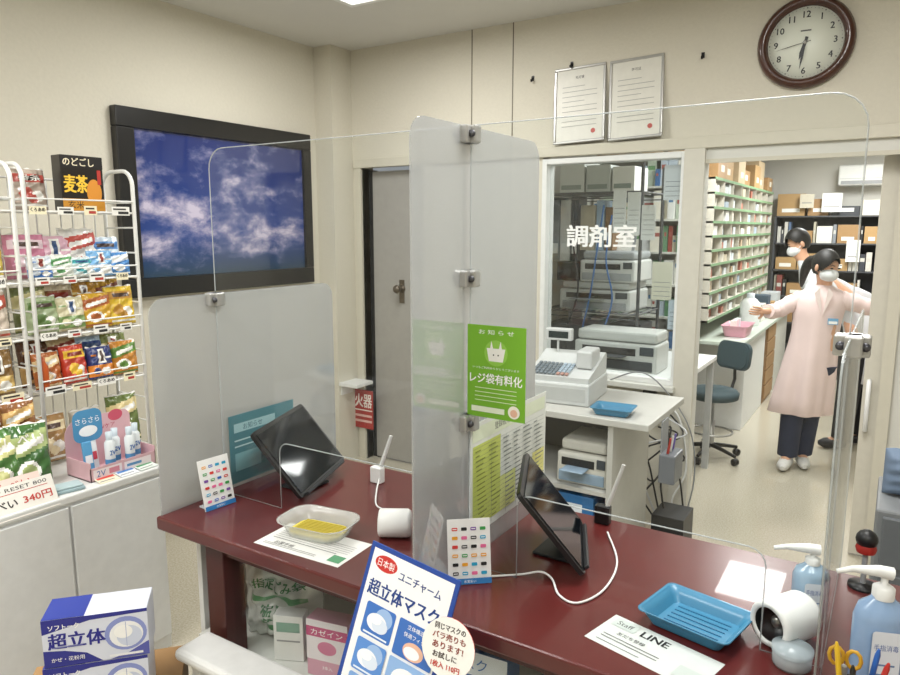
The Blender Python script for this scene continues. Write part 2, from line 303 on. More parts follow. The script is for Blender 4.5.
# ---------- counter ----------
X0,X1,Y0,Y1,ZC=-1.80,.62,1.20,1.91,.80
RED=M('5a2120',.28,coat=.25,var=.12,scale=6); DRED=M('461b1a',.4,var=.1)
o=thing('service_counter','long dark red service counter with glass showcase front','counter',(-.6,1.55,0))
part(MB().box(X0,X1,Y0,Y1,ZC-.04,ZC,RED,.006),'counter_top',o)
for x in (-1.62,-.55,.45): part(MB().box(x,x+.075,Y0+.03,Y0+.105,0,ZC-.04,DRED,.003),'post',o)
part(MB().box(-1.545,.45,Y0+.04,Y0+.08,ZC-.075,ZC-.04,DRED),'rail',o)
part(MB().box(-1.545,.45,Y0+.06,Y0+.064,.1,ZC-.075,CLEAR),'glass_pane',o,'clear showcase glass')
part(MB().box(-1.74,.5,Y0+.08,1.84,.38,.40,OFFW),'shelf',o); part(MB().box(-1.76,.55,1.85,1.87,0,ZC-.04,OFFW),'back_panel',o); part(MB().box(-1.78,-1.76,Y0+.12,1.87,0,ZC-.04,WHITE),'side_panel',o); part(MB().box(-1.76,.5,Y0+.08,1.84,0,.08,DRED),'plinth',o)
YS=1.445; XC=-.87; ZT=1.885
def clip(b,x,y,z):
    b.box(x-.03,x+.03,y-.012,y+.018,z-.02,z+.02,STEEL,.004)
    b.box(x-.012,x+.018,y-.03,y+.03,z-.02,z+.02,STEEL,.004)
    for s in (-.018,.022): b.lathe([(.008,0),(.008,.008),(0,.009)],M('55555a',.3,.6),10,(x+s,y-.012,z),ax='y')
PEDGE=M('c9cfd0',.2,var=0,alpha=.45)
def divider(name,label,x,y0,y1,zt,clips,m=FROST):
    T=TR(x,y0,ZC,90); o=thing(name,label,'divider screen',T); L=y1-y0; h=zt-ZC; poly=rr(0,0,L,h,(0,0,.05,.05),6)
    part(MB(T).prism(poly,.005,m,EDGE if m==FROST else m),'panel',o)
    if m!=FROST: part(MB(T).tube([(p[0],.0025,p[1]) for p in poly],.002,PEDGE,5,closed=True),'polished_edge',o)
    for z in clips: b=MB(); clip(b,x,YS,z); part(b,'metal_clip',o,'steel clip')
divider('frosted_divider','low frosted acrylic divider at the left end of the red counter',-1.79,1.215,1.99,1.448,(1.43,))
divider('frosted_divider','tall frosted acrylic divider standing in the middle of the red counter',XC,1.22,1.84,ZT,(1.865,1.53,1.175))
divider('clear_divider','low clear acrylic divider beside the pump bottles',-.055,1.22,1.99,1.455,(1.44,),CLEAR)
def screen(name,label,x0,x1,k0,k1,kz,rl,rr_):
    T=TR(0,YS,0); q=.035
    poly=[(x0,ZC),(k0,ZC)]+[(k0+q-q*cos(R(a)),kz-q+q*sin(R(a))) for a in (0,22,45,67,90)]+[(k1-q+q*sin(R(a)),kz-q+q*cos(R(a))) for a in (0,22,45,67,90)]+[(k1,ZC),(x1,ZC)]
    poly+=[(x1-rr_+rr_*cos(R(a)),ZT-rr_+rr_*sin(R(a))) for a in (0,18,36,54,72,90)]+[(x0+rl-rl*sin(R(a)),ZT-rl+rl*cos(R(a))) for a in (0,18,36,54,72,90)]
    o=thing(name,label,'acrylic screen',TR((x0+x1)/2,YS,ZC)); part(MB(T).prism(poly,.004,CLEAR,EDGE),'clear_panel',o)
    e=[(p[0],YS+.002,p[1]) for p in poly]; part(MB().tube(e,.0018,PEDGE,5,closed=True),'polished_edge',o)
screen('clear_screen','clear acrylic screen on the counter left of the tall frosted divider',-1.785,XC-.008,-1.53,-1.0,1.01,.06,.005)
screen('clear_screen','clear acrylic screen on the counter right of the tall frosted divider',XC+.01,-.06,-.725,-.17,1.015,.005,.06)
x0,x1,z0,z1=FY(468,326,526,419,YS); w_=x1-x0; h=z1-z0; T=TR(x0,YS-.002,z0); LG='78b42c'
els=[('r',0,0,w_,h,LG),('t','お 知 ら せ',w_/2,h*.93,h*.05,'ffffff',w_*.6),('c',w_/2,h*.71,w_*.2,w_*.2,'93c94e'),
('p',[(w_*.38,h*.62),(w_*.62,h*.62),(w_*.66,h*.76),(w_*.6,h*.76),(w_*.58,h*.84),(w_*.55,h*.76),(w_*.45,h*.76),(w_*.42,h*.84),(w_*.40,h*.76),(w_*.34,h*.76)],'f2f2ee'),
('c',w_*.46,h*.69,.002,.002,'444444'),('c',w_*.54,h*.69,.002,.002,'444444'),
('t','いつもご利用ありがとうございます',w_/2,h*.545,h*.025,'ffffff',w_*.8),('t','レジ袋有料化',w_/2,h*.43,h*.11,'ffffff',w_*.9,.02)]
for i in range(4): els.append(('r',w_*.14,h*(.32-i*.045),w_*.86,h*(.325-i*.045)+.0006,'e2f2c8'))
els+=[('r',w_*.08,h*.06,w_*.66,h*.12,'e8f2da'),('c',w_*.82,h*.1,w_*.1,w_*.1,'f2efe2'),('c',w_*.82,h*.09,w_*.06,w_*.06,'e6b9a0')]
top(MB(T).box(0,w_,0,.001,0,h,M(LG)).pr(els),'notice_sheet','green notice about paid shopping bags taped on the clear screen','notice')
T=TR(XC+.004,1.46,.86,90); w_=.45; h=.30; rg=random.Random(3)
els=[('r',.01,h-.05,w_-.01,h-.012,'dfe6cc'),('t','登録販売者',w_*.4,h-.03,.02,'333333'),('r',.012,.02,.16,h-.06,'c9d36a'),('r',.16,.02,.25,.12,'dbe08e'),('r',.36,.02,.44,.13,'e6e08a')]
for i in range(17): els.append(('r',.014,h-.068-i*.0125,w_-.02,h-.0673-i*.0125,'6d7470'))
for i in range(16):
    for x in (.02,.09,.17,.23,.29,.36): els.append(('r',x,h-.077-i*.0125,x+.02+rg.random()*.035,h-.0735-i*.0125,'7b817c' if x>.1 else '7f8830'))
for x in (.085,.165,.225,.285,.355): els.append(('r',x,.02,x+.0012,h-.06,'6d7470'))
top(MB(T).box(0,w_,0,.001,0,h,M('e4e6df')).pr(els),'form_sheet','large printed form with yellow-green column hanging on the tall frosted divider','form')
T=TR(-1.782,1.47,.815,90)
top(MB(T).box(0,.29,0,.001,0,.23,M('4b7f88')).pr([('r',.02,.17,.2,.2,'9fc4c8'),('t','お知らせ',.1,.185,.02,'2b5a66'),('r',.02,.14,.26,.145,'b9d6d8'),('r',.02,.12,.24,.125,'b9d6d8'),('r',.02,.04,.13,.1,'7fb0b6')],y=0),'teal_sheet','teal leaflet standing against the low frosted divider at the counter end','leaflet')
SCR=M('0b1016',.06,var=.0,spec=.4); TBK=M('101012',.35,var=.0)
def tablet(label,BL,grp,W_=.34,ex=(-.10,.31,.012)):
    BL=Vector(BL); ex=Vector(ex).normalized(); ey=Vector((-.16,-.03,.20)); ey=(ey-ex*ey.dot(ex)).normalized(); nz_=ex.cross(ey)
    T=Matrix(((ex.x,-nz_.x,ey.x,BL.x),(ex.y,-nz_.y,ey.y,BL.y),(ex.z,-nz_.z,ey.z,BL.z),(0,0,0,1)))
    o=thing('tablet_terminal',label,'tablet',T,grp); H_=.255
    part(MB(T).prism(rr(0,0,W_,H_,.015),.012,TBK),'body',o)
    part(MB(T).prism(rr(.012,.014,W_-.012,H_-.014,.003),.0015,SCR,y=-.0025),'screen_glass',o,'dark glossy screen')
    c=T@Vector((W_/2,.03,H_*.45)); foot=Vector((BL.x-.13,BL.y+.15,ZC+.022)); b=MB().tube([c,(c+foot)/2+Vector((-.01,0,.0)),foot],.010,DARK,8,fl=2); part(b,'stand_leg',o)
    part(MB().box(BL.x-.18,BL.x-.07,BL.y+.08,BL.y+.2,ZC+.001,ZC+.009,DARK,.003),'stand_base',o)
    part(MB(T).box(.03,W_-.03,-.012,.0,-.003,.006,DARK,.002),'lip',o)
tablet('dark tablet terminal on a stand at the left end of the red counter',(-1.485,1.49,.826),'tablet terminals on the counter')
tablet('dark tablet terminal on a stand in front of the hanging printed form',(-.567,1.50,.826),'tablet terminals on the counter',.29,(-.122,.285,.012))
def paycard(label,T,seed):
    rnd=random.Random(seed); w_,h=.105,.155; cl=['d23a34','2a62b8','e7a227','3a9a4b','7a4fa0','1a1a1a','e26a9a','20a0c8']; els=[]
    for i in range(6):
        for j in range(4):
            cx=.018+j*.023; cz=h-.024-i*.021; els.append(('o',cx-.007,cz-.004,cx+.007,cz+.004,.002,rnd.choice(cl))); 
            if rnd.random()<.6: els.append(('r',cx-.005,cz-.001,cx+.005,cz+.001,'f4f4f4'))
    els+=[('r',0,0,w_,.014,'2d79b9'),('t','お支払い',w_/2,.007,.007,'ffffff')]
    o=thing('payment_card_stand',label,'sign',T,'payment logo stands')
    part(MB(T@Matrix.Rotation(R(-12),4,'X')).box(0,w_,0,.002,0,h,M('f0f0ee')).pr(els),'card',o)
    part(MB(T).prism(rr(.01,0,w_-.01,.004,0),.05,M('dfe6ea',.1,alpha=.5)),'acrylic_foot',o)
paycard('small white payment logo card standing by the low frosted divider',TR(-1.70,1.30,ZC+.001,84),1)
paycard('small white payment logo card standing at foot of the tall frosted divider',TR(-.845,1.325,ZC+.001,40),2)
T=TR(-1.42,1.235,ZC+.0005,3,-90); w_,h=.29,.15
top(MB(T).box(0,w_,0,.0008,0,h,M('e6e6e2')).pr([('t','お薬手帳',.08,.035,.016,'333333'),('r',.02,.055,.24,.058,'777777'),('r',.24,.015,.28,.05,'4a8f62')]+[('r',.02,.066+i*.01,.27,.068+i*.01,'9a9a98') for i in range(5)]+[('r',.02,.015+i*.007,.2,.017+i*.007,'8a8a88') for i in range(2)],y=0),'notice_paper','white printed paper lying under the clear tray','paper')
def dish(T,w_,l_,h,m,wall=.003,r=.03):
    b=MB(T); n=6
    def ring(s,z,rad): return [(p[0],p[1],z) for p in rr(-w_/2*s,-l_/2*s,w_/2*s,l_/2*s,rad,n)]
    rs=[ring(.80,0,r*.9),ring(.9,h*.5,r),ring(1.0,h,r),ring(1.06,h+.002,r),ring(1.06,h-.001,r),ring(.98,h-.002,r),ring(.87,h*.5,r),ring(.78,wall,r*.9)]
    N=len(rs[0]); vs=[v for q in rs for v in q]; fs=[]
    for i in range(len(rs)-1):
        for k in range(N): fs.append((i*N+k,i*N+(k+1)%N,(i+1)*N+(k+1)%N,(i+1)*N+k))
    b.add(vs,fs,m,True); b.add(vs[:N],[tuple(range(N))[::-1]],m); b.add(vs[-N:],[tuple(range(N))],m); return b
T=TR(-1.31,1.375,ZC+.003,8)
top(dish(T,.21,.145,.04,M('dfe3de',.12,alpha=.4),r=.05),'clear_tray','clear oval plastic tray holding a yellow ridged mat on the left part of the counter','tray')
b=MB(T); b.add([(p[0],p[1],z) for z in (.005,.010) for p in rr(-.078,-.048,.078,.048,.03,6)],[tuple(range(28))[::-1],tuple(range(28,56))]+[(i,(i+1)%28,28+(i+1)%28,28+i) for i in range(28)],M('cdbb45',.7))
for i in range(10): b.box(-.066,.066,-.039+i*.0083,-.0355+i*.0083,.010,.0135,M('b8a73a',.7))
top(b,'yellow_mat','flat yellow ridged mat lying inside the clear tray','mat')
T=TR(-.30,1.46,ZC+.004,-12); b=dish(T,.19,.15,.032,M('3a7c9e',.4,coat=.15),r=.015)
for i in range(6): b.box(-.06,.06,-.045+i*.017,-.042+i*.017,.003,.005,M('306c8e',.4))
top(b,'coin_tray','blue plastic coin tray lying beside the laminated leaflet','tray')
T=TR(-.49,1.30,ZC+.0005,-14,-90); w_,h=.25,.12
top(MB(T).box(0,w_,0,.0015,0,h,M('d4dad7',.15,coat=.4)).pr([('t','LINE',.112,.094,.021,'1c1c1c',.062,.04),('t','友だち登録',.075,.06,.012,'444444'),('r',.02,.04,.15,.043,'777777'),('r',.02,.03,.15,.033,'777777'),('r',.02,.014,.12,.016,'777777'),('o',.012,.080,.068,.112,.004,'bcc7c2'),('t','Staff',.04,.096,.015,'444444'),('r',.19,.015,.24,.055,'b9c2be')],y=0),'laminated_leaflet','laminated leaflet with a messaging app name lying under the blue tray','leaflet')
def roundcup(label,T,s=1):
    o=thing('round_white_holder',label,'holder',T,'round white holders on the counter')
    part(MB(T).lathe([(.033*s,.05*s),(.035*s,.054*s),(.042*s,.054*s),(.046*s,.048*s),(.046*s,-.04*s),(.04*s,-.05*s),(0,-.052*s)],WHITE,32,(0,0,.046*s),ax='y',cap=False),'shell',o)
    part(MB(T).lathe([(.034*s,.0515*s),(.030*s,.01*s),(0,.01*s)],BLACK,28,(0,0,.046*s),ax='y',cap=False),'opening',o,'black hollow inside')
    part(MB(T).lathe([(.013*s,.011*s),(.013*s,.03*s),(.007*s,.036*s),(0,.036*s)],M('8c8c88',.3,.8),18,(0,0,.046*s),ax='y',cap=False),'inner_lens',o)
roundcup('white round holder with black hollow lying beside the blue coin tray',TR(-.13,1.51,ZC+.001,-32),1.05)
roundcup('white round holder lying beside the frosted middle divider, left side',TR(-1.115,1.475,ZC+.001,-60),.85)
def pump(label,x,y,rz,h,r,col,band):
    T=TR(x,y,ZC,rz); o=thing('pump_bottle',label,'pump bottle',T,'hand sanitizer pump bottles'); 
    part(MB(T).lathe([(0,0),(r*.95,0),(r,.008),(r,h*.62),(r*.85,h*.72),(r*.45,h*.78),(r*.42,h*.80)],M(col,.2,coat=.5,alpha=.93),28,sx=1.15,sy=.85),'bottle',o)
    part(MB(T@Matrix.Translation((0,-r*.86-.001,0))).pr([('o',-r*.6,h*.12,r*.6,h*.58,.006,band),('t','手指消毒',0,h*.45,.012,'2a56a0',r),('r',-r*.4,h*.3,r*.4,h*.315,'6a86b0'),('r',-r*.4,h*.22,r*.4,h*.235,'6a86b0')]),'bottle_label',o)
    part(MB(T).lathe([(r*.46,h*.785),(r*.46,h*.87),(r*.3,h*.89),(.006,h*.90),(.006,h*.98)],WHITE,20),'collar',o)
    b=MB(T); b.tube([(.012,0,h*.985),(-.01,0,h*1.0),(-.055,0,h*.998),(-.08,0,h*.965)],[.012,.011,.006,.0045],WHITE,10); part(b,'pump_nozzle',o)
pump('smaller blue sanitizer pump bottle behind the white round holder',-.10,1.635,20,.16,.033,'a3c0d8','dfe8f2')
pump('larger blue sanitizer pump bottle at the far right of the counter',.03,1.425,20,.235,.04,'93b0d4','e6ecf4')
p=P(792,662,z=ZC); Tj=TR(p.x,p.y-.01,ZC); b=MB(Tj).lathe([(0,0),(.034,0),(.036,.006),(.036,.026),(.03,.028),(.0,.028)],M('cfd8dc',.1,alpha=.5),24)
o=top(b,'clear_jar','small round clear jar in front of the white round holder','jar'); 
part(MB(Tj).lathe([(.038,.028),(.038,.038),(.0,.04)],M('b9c6cc',.15,alpha=.6),24,cap=False),'lid',o)
T=TR(0.0,1.275,ZC); o=top(MB(T).lathe([(0,0),(.032,0),(.036,.085),(.033,.085),(.029,.004),(0,.004)],M('3a3c42',.3),20),'pen_cup','dark pen cup at the right end of the counter','cup')
for (dx,dy,c,l,tx,ty,nm) in ((-.012,.0,'e3b82a',.15,-.02,.0,'yellow'),(.010,.012,'2a5fb0',.14,.02,.02,'blue'),(.0,-.014,'1c1c1c',.135,-.005,-.02,'black'),(.014,-.004,'b8302c',.145,.03,-.01,'red')):
    b=MB(); p=T@Vector((dx,dy,.006)); q=p+Vector((tx,ty,l)); b.tube([p,p+(q-p)*.93,q],[.0045,.0045,.002],M(c,.3),8); top(b,'pen',nm+' pen standing in the dark pen cup','pen')
b=MB(); p=T@Vector((-.018,.012,.02)); 
for s in (-1,1): b.tube([p+Vector((s*.013+.011*cos(a),0,.105+.016*sin(a))) for a in [i*pi/5 for i in range(10)]],.0035,M('c99a28',.4),6,closed=True)
b.tube([p,p+Vector((0,0,.09))],[.002,.006],STEEL,6); top(b,'scissors','yellow handled scissors standing in the pen cup','scissors')
def router(label,p,col,tip,grp='small stick devices'):
    T=TR(p.x,p.y,p.z); o=thing('stick_device',label,'device',T,grp)
    part(MB(T).box(-.022,.022,-.014,.014,0,.055,col,.004),'base',o); part(MB(T).tube([(.012,0,.05),tip],[.0075,.006],WHITE,8,fl=.6),'stick',o,'white stick')
router('white stick device with white base beside the left tablet',Vector((-1.42,1.78,ZC)),WHITE,(.045,.02,.165))
router('white stick device with black base behind the right tablet',Vector((-.66,1.87,ZC)),BLACK,(.05,.02,.18))
def cable(label,pts,m,r=.0028,g=None): top(MB().tube(cat(pts,6),r,m,6),'cable',label,'cable',g)
cable('white cable trailing from the white stick device',[(-1.40,1.765,ZC+.02),(-1.36,1.70,ZC+.012),(-1.30,1.62,ZC+.004),(-1.26,1.60,ZC+.003)],WHITE)
cable('looped white cable on the counter by the right tablet',[(-.78,1.41,ZC+.004),(-.72,1.46,ZC+.004),(-.67,1.47,ZC+.02),(-.64,1.47,ZC+.01),(-.60,1.42,ZC+.004),(-.55,1.41,ZC+.004),(-.52,1.50,ZC+.004),(-.54,1.65,ZC+.004),(-.62,1.80,ZC+.008)],WHITE)
# ---------- mask poster ----------
TL=P(375,541,y=1.13); w_=.232; h=.40
T=Matrix.Translation((TL.x-.005,1.13,TL.z))@Matrix.Rotation(R(-17),4,'X')@Matrix.Rotation(R(7),4,'Y')@Matrix.Translation((0,0,-h))
def maskpic(cx,cz,s,bg): return [('o',cx-.042*s,cz-.036*s,cx+.042*s,cz+.036*s,.006,bg),('c',cx+.012*s,cz+.012*s,.024*s,.022*s,'9cbbe6'),('c',cx-.004*s,cz-.002*s,.028*s,.02*s,'f2f5fb'),('c',cx+.006*s,cz-.006*s,.022*s,.016*s,'dbe5f5'),('c',cx-.008*s,cz+.004*s,.016*s,.01*s,'ffffff'),('r',cx-.034*s,cz-.032*s,cx+.034*s,cz-.028*s,'e8f0fb')]
els=[('r',.01,.01,w_-.01,h-.01,'f3f4f6'),('c',.05,h-.035,.030,.017,'c8302c'),('t','日本製',.05,h-.035,.017,'ffffff',.045),('t','ユニチャーム',.143,h-.045,.019,'223a7c',.11,.02),
('t','超立体マスク',.112,h-.09,.034,'1d3f86',.185,.025)]+maskpic(.068,h-.155,.95,'3f74c4')+[('o',.118,h-.195,.218,h-.12,.004,'3d6fbe'),('c',.168,h-.175,.026,.018,'e8b9a0'),('c',.165,h-.178,.02,.012,'f4f6fb'),('t','立体構造で',.168,h-.131,.010,'ffffff'),('t','快適フィット',.168,h-.147,.010,'ffffff')]+maskpic(.068,h-.232,.95,'5c8fd6')+maskpic(.068,h-.305,.9,'7fa9e0')+[('o',.118,h-.275,.218,h-.20,.004,'8fb4e4'),('c',.168,h-.238,.036,.026,'f6f7fb'),('r',.12,h-.30,.215,h-.283,'3566b2'),('r',.03,.02,.2,.05,'3566b2')]
o=thing('mask_poster_stand','upright blue bordered mask advertisement board standing before the counter','advertisement board',TR(-.83,1.07,0))
part(MB(T).box(0,w_,0,.004,0,h,M('24489a')).pr(els),'board',o)
b=MB(); bt=T@Vector((w_/2,.006,h*.2)); b.tube([bt,(bt.x,bt.y+.01,.02)],.008,STEEL,8); b.lathe([(0,0),(.11,0),(.11,.012),(.02,.02),(0,.02)],STEEL,24,(bt.x,bt.y+.01,0)); part(b,'floor_stand',o)
c=T@Vector((.175,-.003,h-.185)); p0=P(451,645,y=c.y)
Tb=Matrix.Translation((p0.x,p0.y-.012,p0.z))@Matrix.Rotation(R(-17),4,'X')
b=MB(Tb).prism([(.060*cos(2*pi*i/28),.057*sin(2*pi*i/28)) for i in range(28)],.002,M('f4f3ee'),M('d1483f'))
b.pr([('t','同じマスクの',0,.036,.012,'3a2a26',.07,.03),('t','バラ売りも',0,.019,.013,'8a3a2c',.075,.03),('t','あります!',0,.001,.013,'8a3a2c',.07,.03),('t','お試しに',-.004,-.017,.012,'3a2a26',.055,.03),('t','1枚入 110円',0,-.035,.012,'c23a30',.065,.03)])
top(b,'speech_bubble_card','round white handwritten card fixed on the lower corner of the mask board','card')
o=thing('white_ledge','narrow white ledge standing along the counter front','ledge',(-1.3,1.13,0))
part(MB().box(-1.60,-.97,1.09,1.21,.465,.50,WHITE,.015,3),'ledge_top',o)
for x in (-1.55,-1.06): part(MB().box(x,x+.03,1.11,1.19,0,.465,WHITE,.004),'leg',o)
def inside(x,z,e):
    if e[0] in 'ro': return e[1]<=x<=e[3] and e[2]<=z<=e[4]
    if e[0]=='c': return ((x-e[1])/e[3])**2+((z-e[2])/e[4])**2<=1
    if e[0]=='p':
        r=False; q=e[1]; j=len(q)-1
        for i in range(len(q)):
            if (q[i][1]>z)!=(q[j][1]>z) and x<(q[j][0]-q[i][0])*(z-q[i][1])/(q[j][1]-q[i][1])+q[i][0]: r=not r
            j=i
        return r
    return False
def pouch(T,w_,h,t,m,els=(),nx=30,nz=40,cr=1.):
    b=MB(T); p1,p2,p3=[random.uniform(0,6) for _ in range(3)]
    def g(u,v): return max(0,(1-abs(u)**2.6))**.6*max(0,(1-abs(v)**4))**.7
    def wr(u,v): G=g(u,v); return cr*(.0035*sin(7*u+4*v+p1)*G+.0025*sin(13*v-6*u+p2)*(.3+G)+.002*sin(19*u+p3)*(1-G*.6))
    def sf(x,z):
        v=2*z/h-1; u=x/(w_/2); u=max(-1,min(1,u)); return -(t/2*g(u,v)+.0015)+wr(u,v)
    vs=[];fs=[]
    for s in (-1,1):
        for j in range(nz+1):
            for i in range(nx+1):
                u=2*i/nx-1; v=2*j/nz-1; G=g(u,v)
                vs.append((u*w_/2,(-1 if s<0 else 1)*(t/2*G+.0015)+wr(u,v),(v+1)/2*h+.003*sin(9*u+p1)*(v>.99)))
    n=(nx+1)*(nz+1); groups={}
    for j in range(nz):
        for i in range(nx):
            a=j*(nx+1)+i; cx=(2*(i+.5)/nx-1)*w_/2; cz=(j+.5)/nz*h; mm=m
            for e in els:
                if e[0]!='t' and inside(cx,cz,e): mm=M(e[-1],.3,coat=.4,var=.06)
            groups.setdefault(mm,[]).append((a,a+1,a+nx+2,a+nx+1)); a+=n; fs.append((a,a+nx+1,a+nx+2,a+1))
    for i in range(nx): fs.append((i+1,i,n+i,n+i+1)); a=nz*(nx+1)+i; fs.append((a,a+1,n+a+1,n+a))
    for j in range(nz): a=j*(nx+1); fs.append((a,a+nx+1,n+a+nx+1,n+a)); a+=nx; fs.append((a+nx+1,a,n+a,n+a+nx+1))
    base=len(b.v); b.v+=[b.T@Vector(v) for v in vs]; groups.setdefault(m,[]).extend(fs)
    for mm,ff in groups.items():
        if mm not in b.mats: b.mats.append(mm)
        k=b.mats.index(mm)
        for f in ff: b.f.append(tuple(base+q for q in f)); b.mi.append(k); b.sm.append(True)
    b.pr([e for e in els if e[0]=='t'],surf=sf)
    return b
def bag(label,T,w_,h,t,c1_,c2,txt='',grp=None,tc='f4f2ec',sty=0,c3='2e2622'):
    m=M(c1_,.25,coat=.5,scale=14,var=.15)
    if sty==0: els=[('r',-w_*.42,h*.66,w_*.42,h*.86,c2),('r',-w_*.30,h*.71,w_*.30,h*.80,c3),('c',-w_*.12,h*.38,w_*.2,h*.14,c2),('c',w_*.16,h*.32,w_*.17,h*.13,tc),('c',w_*.04,h*.25,w_*.14,h*.1,c2),('r',-w_*.5,h*.08,w_*.5,h*.12,tc)]
    elif sty==1: els=[('r',-w_*.5,h*.08,w_*.5,h*.42,c2),('o',-w_*.13,h*.48,w_*.13,h*.9,.01,tc),('r',-w_*.05,h*.52,w_*.06,h*.86,c3),('c',-w_*.22,h*.25,w_*.14,h*.1,c1_),('c',w_*.14,h*.22,w_*.18,h*.11,tc),('r',w_*.18,h*.6,w_*.4,h*.64,tc),('r',-w_*.4,h*.7,-w_*.2,h*.74,c2)]
    else: els=[('p',[(-w_*.5,h*.48),(w_*.5,h*.66),(w_*.5,h*.92),(-w_*.5,h*.78)],c2),('p',[(-w_*.34,h*.57),(w_*.34,h*.70),(w_*.34,h*.80),(-w_*.34,h*.68)],tc),('c',-w_*.1,h*.3,w_*.26,h*.15,tc),('c',-w_*.1,h*.3,w_*.17,h*.1,c2),('r',-w_*.5,h*.05,w_*.5,h*.1,c2)]
    els+=[('r',-w_*.5,h*.97,w_*.5,h,tc)]
    if txt: els.append(('t',txt,0,h*.76,h*.15,tc,w_*.6,.02))
    return top(pouch(T,w_,h,t,m,els),'snack_bag',label,'snack bag',grp)
def pbox(name,label,T,w_,d_,h,c,els=None,grp=None,cat_='box',b=.002):
    q=MB(T); q.box(-w_/2,w_/2,0,d_,0,h,M(c,.45),b)
    if els: q.pr(els,x0=-w_/2)
    return top(q,name,label,cat_,grp)
q=pouch(TR(-1.50,1.42,.401,20),.25,.27,.10,M('d2d6cf',.2,coat=.6,scale=10,var=.12),[('t','指定ごみ袋',-.0,.19,.034,'3d7a4a',.16,.02),('r',-.09,.14,.09,.155,'5c9a68'),('t','徳用',-.02,.10,.05,'3d7a4a',.08,.02),('r',-.07,.05,.08,.062,'5c9a68'),('r',-.09,.24,.05,.25,'5c9a68')],cr=3.2)
top(q,'plastic_bag_pack','crumpled clear plastic bag pack with green writing inside the showcase','bag pack')
pbox('medicine_box','white small carton leaning beside the bag pack in the showcase',TR(-1.40,1.33,.401,25),.09,.05,.14,'e6e6e2',[('r',.01,.09,.08,.12,'7a9f8c'),('r',.01,.06,.08,.065,'999999')])
pbox('medicine_box','pink carton of medicine standing inside the showcase',TR(-1.25,1.33,.401,12),.13,.06,.17,'d9a0b4',[('r',.0,.05,.13,.17,'efe6ea'),('r',0,.12,.13,.15,'c64b7c'),('t','カゼイン',.065,.135,.018,'ffffff',.1),('c',.065,.09,.03,.02,'d77f9f'),('t','3本入',.065,.03,.012,'ffffff')])
pbox('medicine_box','blue and white carton in the showcase right of the mask board',TR(-.78,1.31,.401,5),.2,.08,.26,'2b6fb8',[('r',.0,.20,.2,.26,'e8eef4'),('t','マスク',.1,.23,.03,'2b6fb8'),('r',.02,.08,.18,.12,'e8eef4')])
pbox('medicine_box','grey-blue carton in the showcase far right of the mask board',TR(-.55,1.33,.401,0),.16,.08,.2,'7c93ad',[('r',.01,.12,.15,.17,'e8eef4')])
pb=P(97,645,z=.60); ang=48
pbox('cardboard_box','brown cardboard box under the stacked mask cartons',TR(pb.x-.02,pb.y+.0,0,ang),.40,.22,.425,'a98458',cat_='cardboard box')
def maskbox(label,z,dx):
    w_,h=.245,.128
    els=[('r',0,0,w_,h,'dfe3f2'),('p',[(0,0),(w_*.55,0),(w_*.4,h*.22),(w_*.2,h*.32),(0,h*.36)],'2c2f8e'),('p',[(0,h),(w_,h),(w_,h*.93),(w_*.45,h*.9),(0,h*.7)],'2c2f8e'),('p',[(w_*.62,0),(w_,0),(w_,h*.3),(w_*.8,h*.1)],'5a5fb0'),('c',.192,h*.52,.05,h*.36,'8f9ad6'),('t','ソフトーク',.050,h*.83,.014,'ffffff',.07,.02),('t','超立体',.078,h*.54,.042,'26268e',.13,.03),('c',.193,h*.5,.04,h*.28,'f6f7fb'),('c',.2,h*.46,.03,h*.22,'d4dbf0'),('c',.186,h*.56,.022,h*.14,'ffffff'),('r',.192,h*.24,.1935,h*.77,'aab4dc'),('t','かぜ・花粉用',.055,h*.15,.012,'ffffff'),('r',.15,h*.05,.23,h*.1,'f2f2f8'),('r',.02,h*.4,.09,h*.42,'7a7fc0')]
    T=TR(pb.x,pb.y,z,ang)@Matrix.Translation((dx,0,0)); q=MB(T).box(-w_/2,w_/2,0,.11,0,h,M('d9ddea',.45),.002).pr(els,x0=-w_/2)
    q.T=T@Matrix.Translation((0,0,h))@Matrix.Rotation(R(-90),4,'X'); q.lay=0; q.pr([('r',-w_/2,.0,-w_*.1,.11,'2f3f98'),('r',w_*.1,.03,w_*.45,.09,'eef0f6')]); q.T=T
    top(q,'mask_carton',label,'carton','stacked mask cartons')
maskbox('lower blue and white mask carton of the stack at bottom left',.426,-.006); maskbox('upper blue and white mask carton of the stack at bottom left',.556,0)
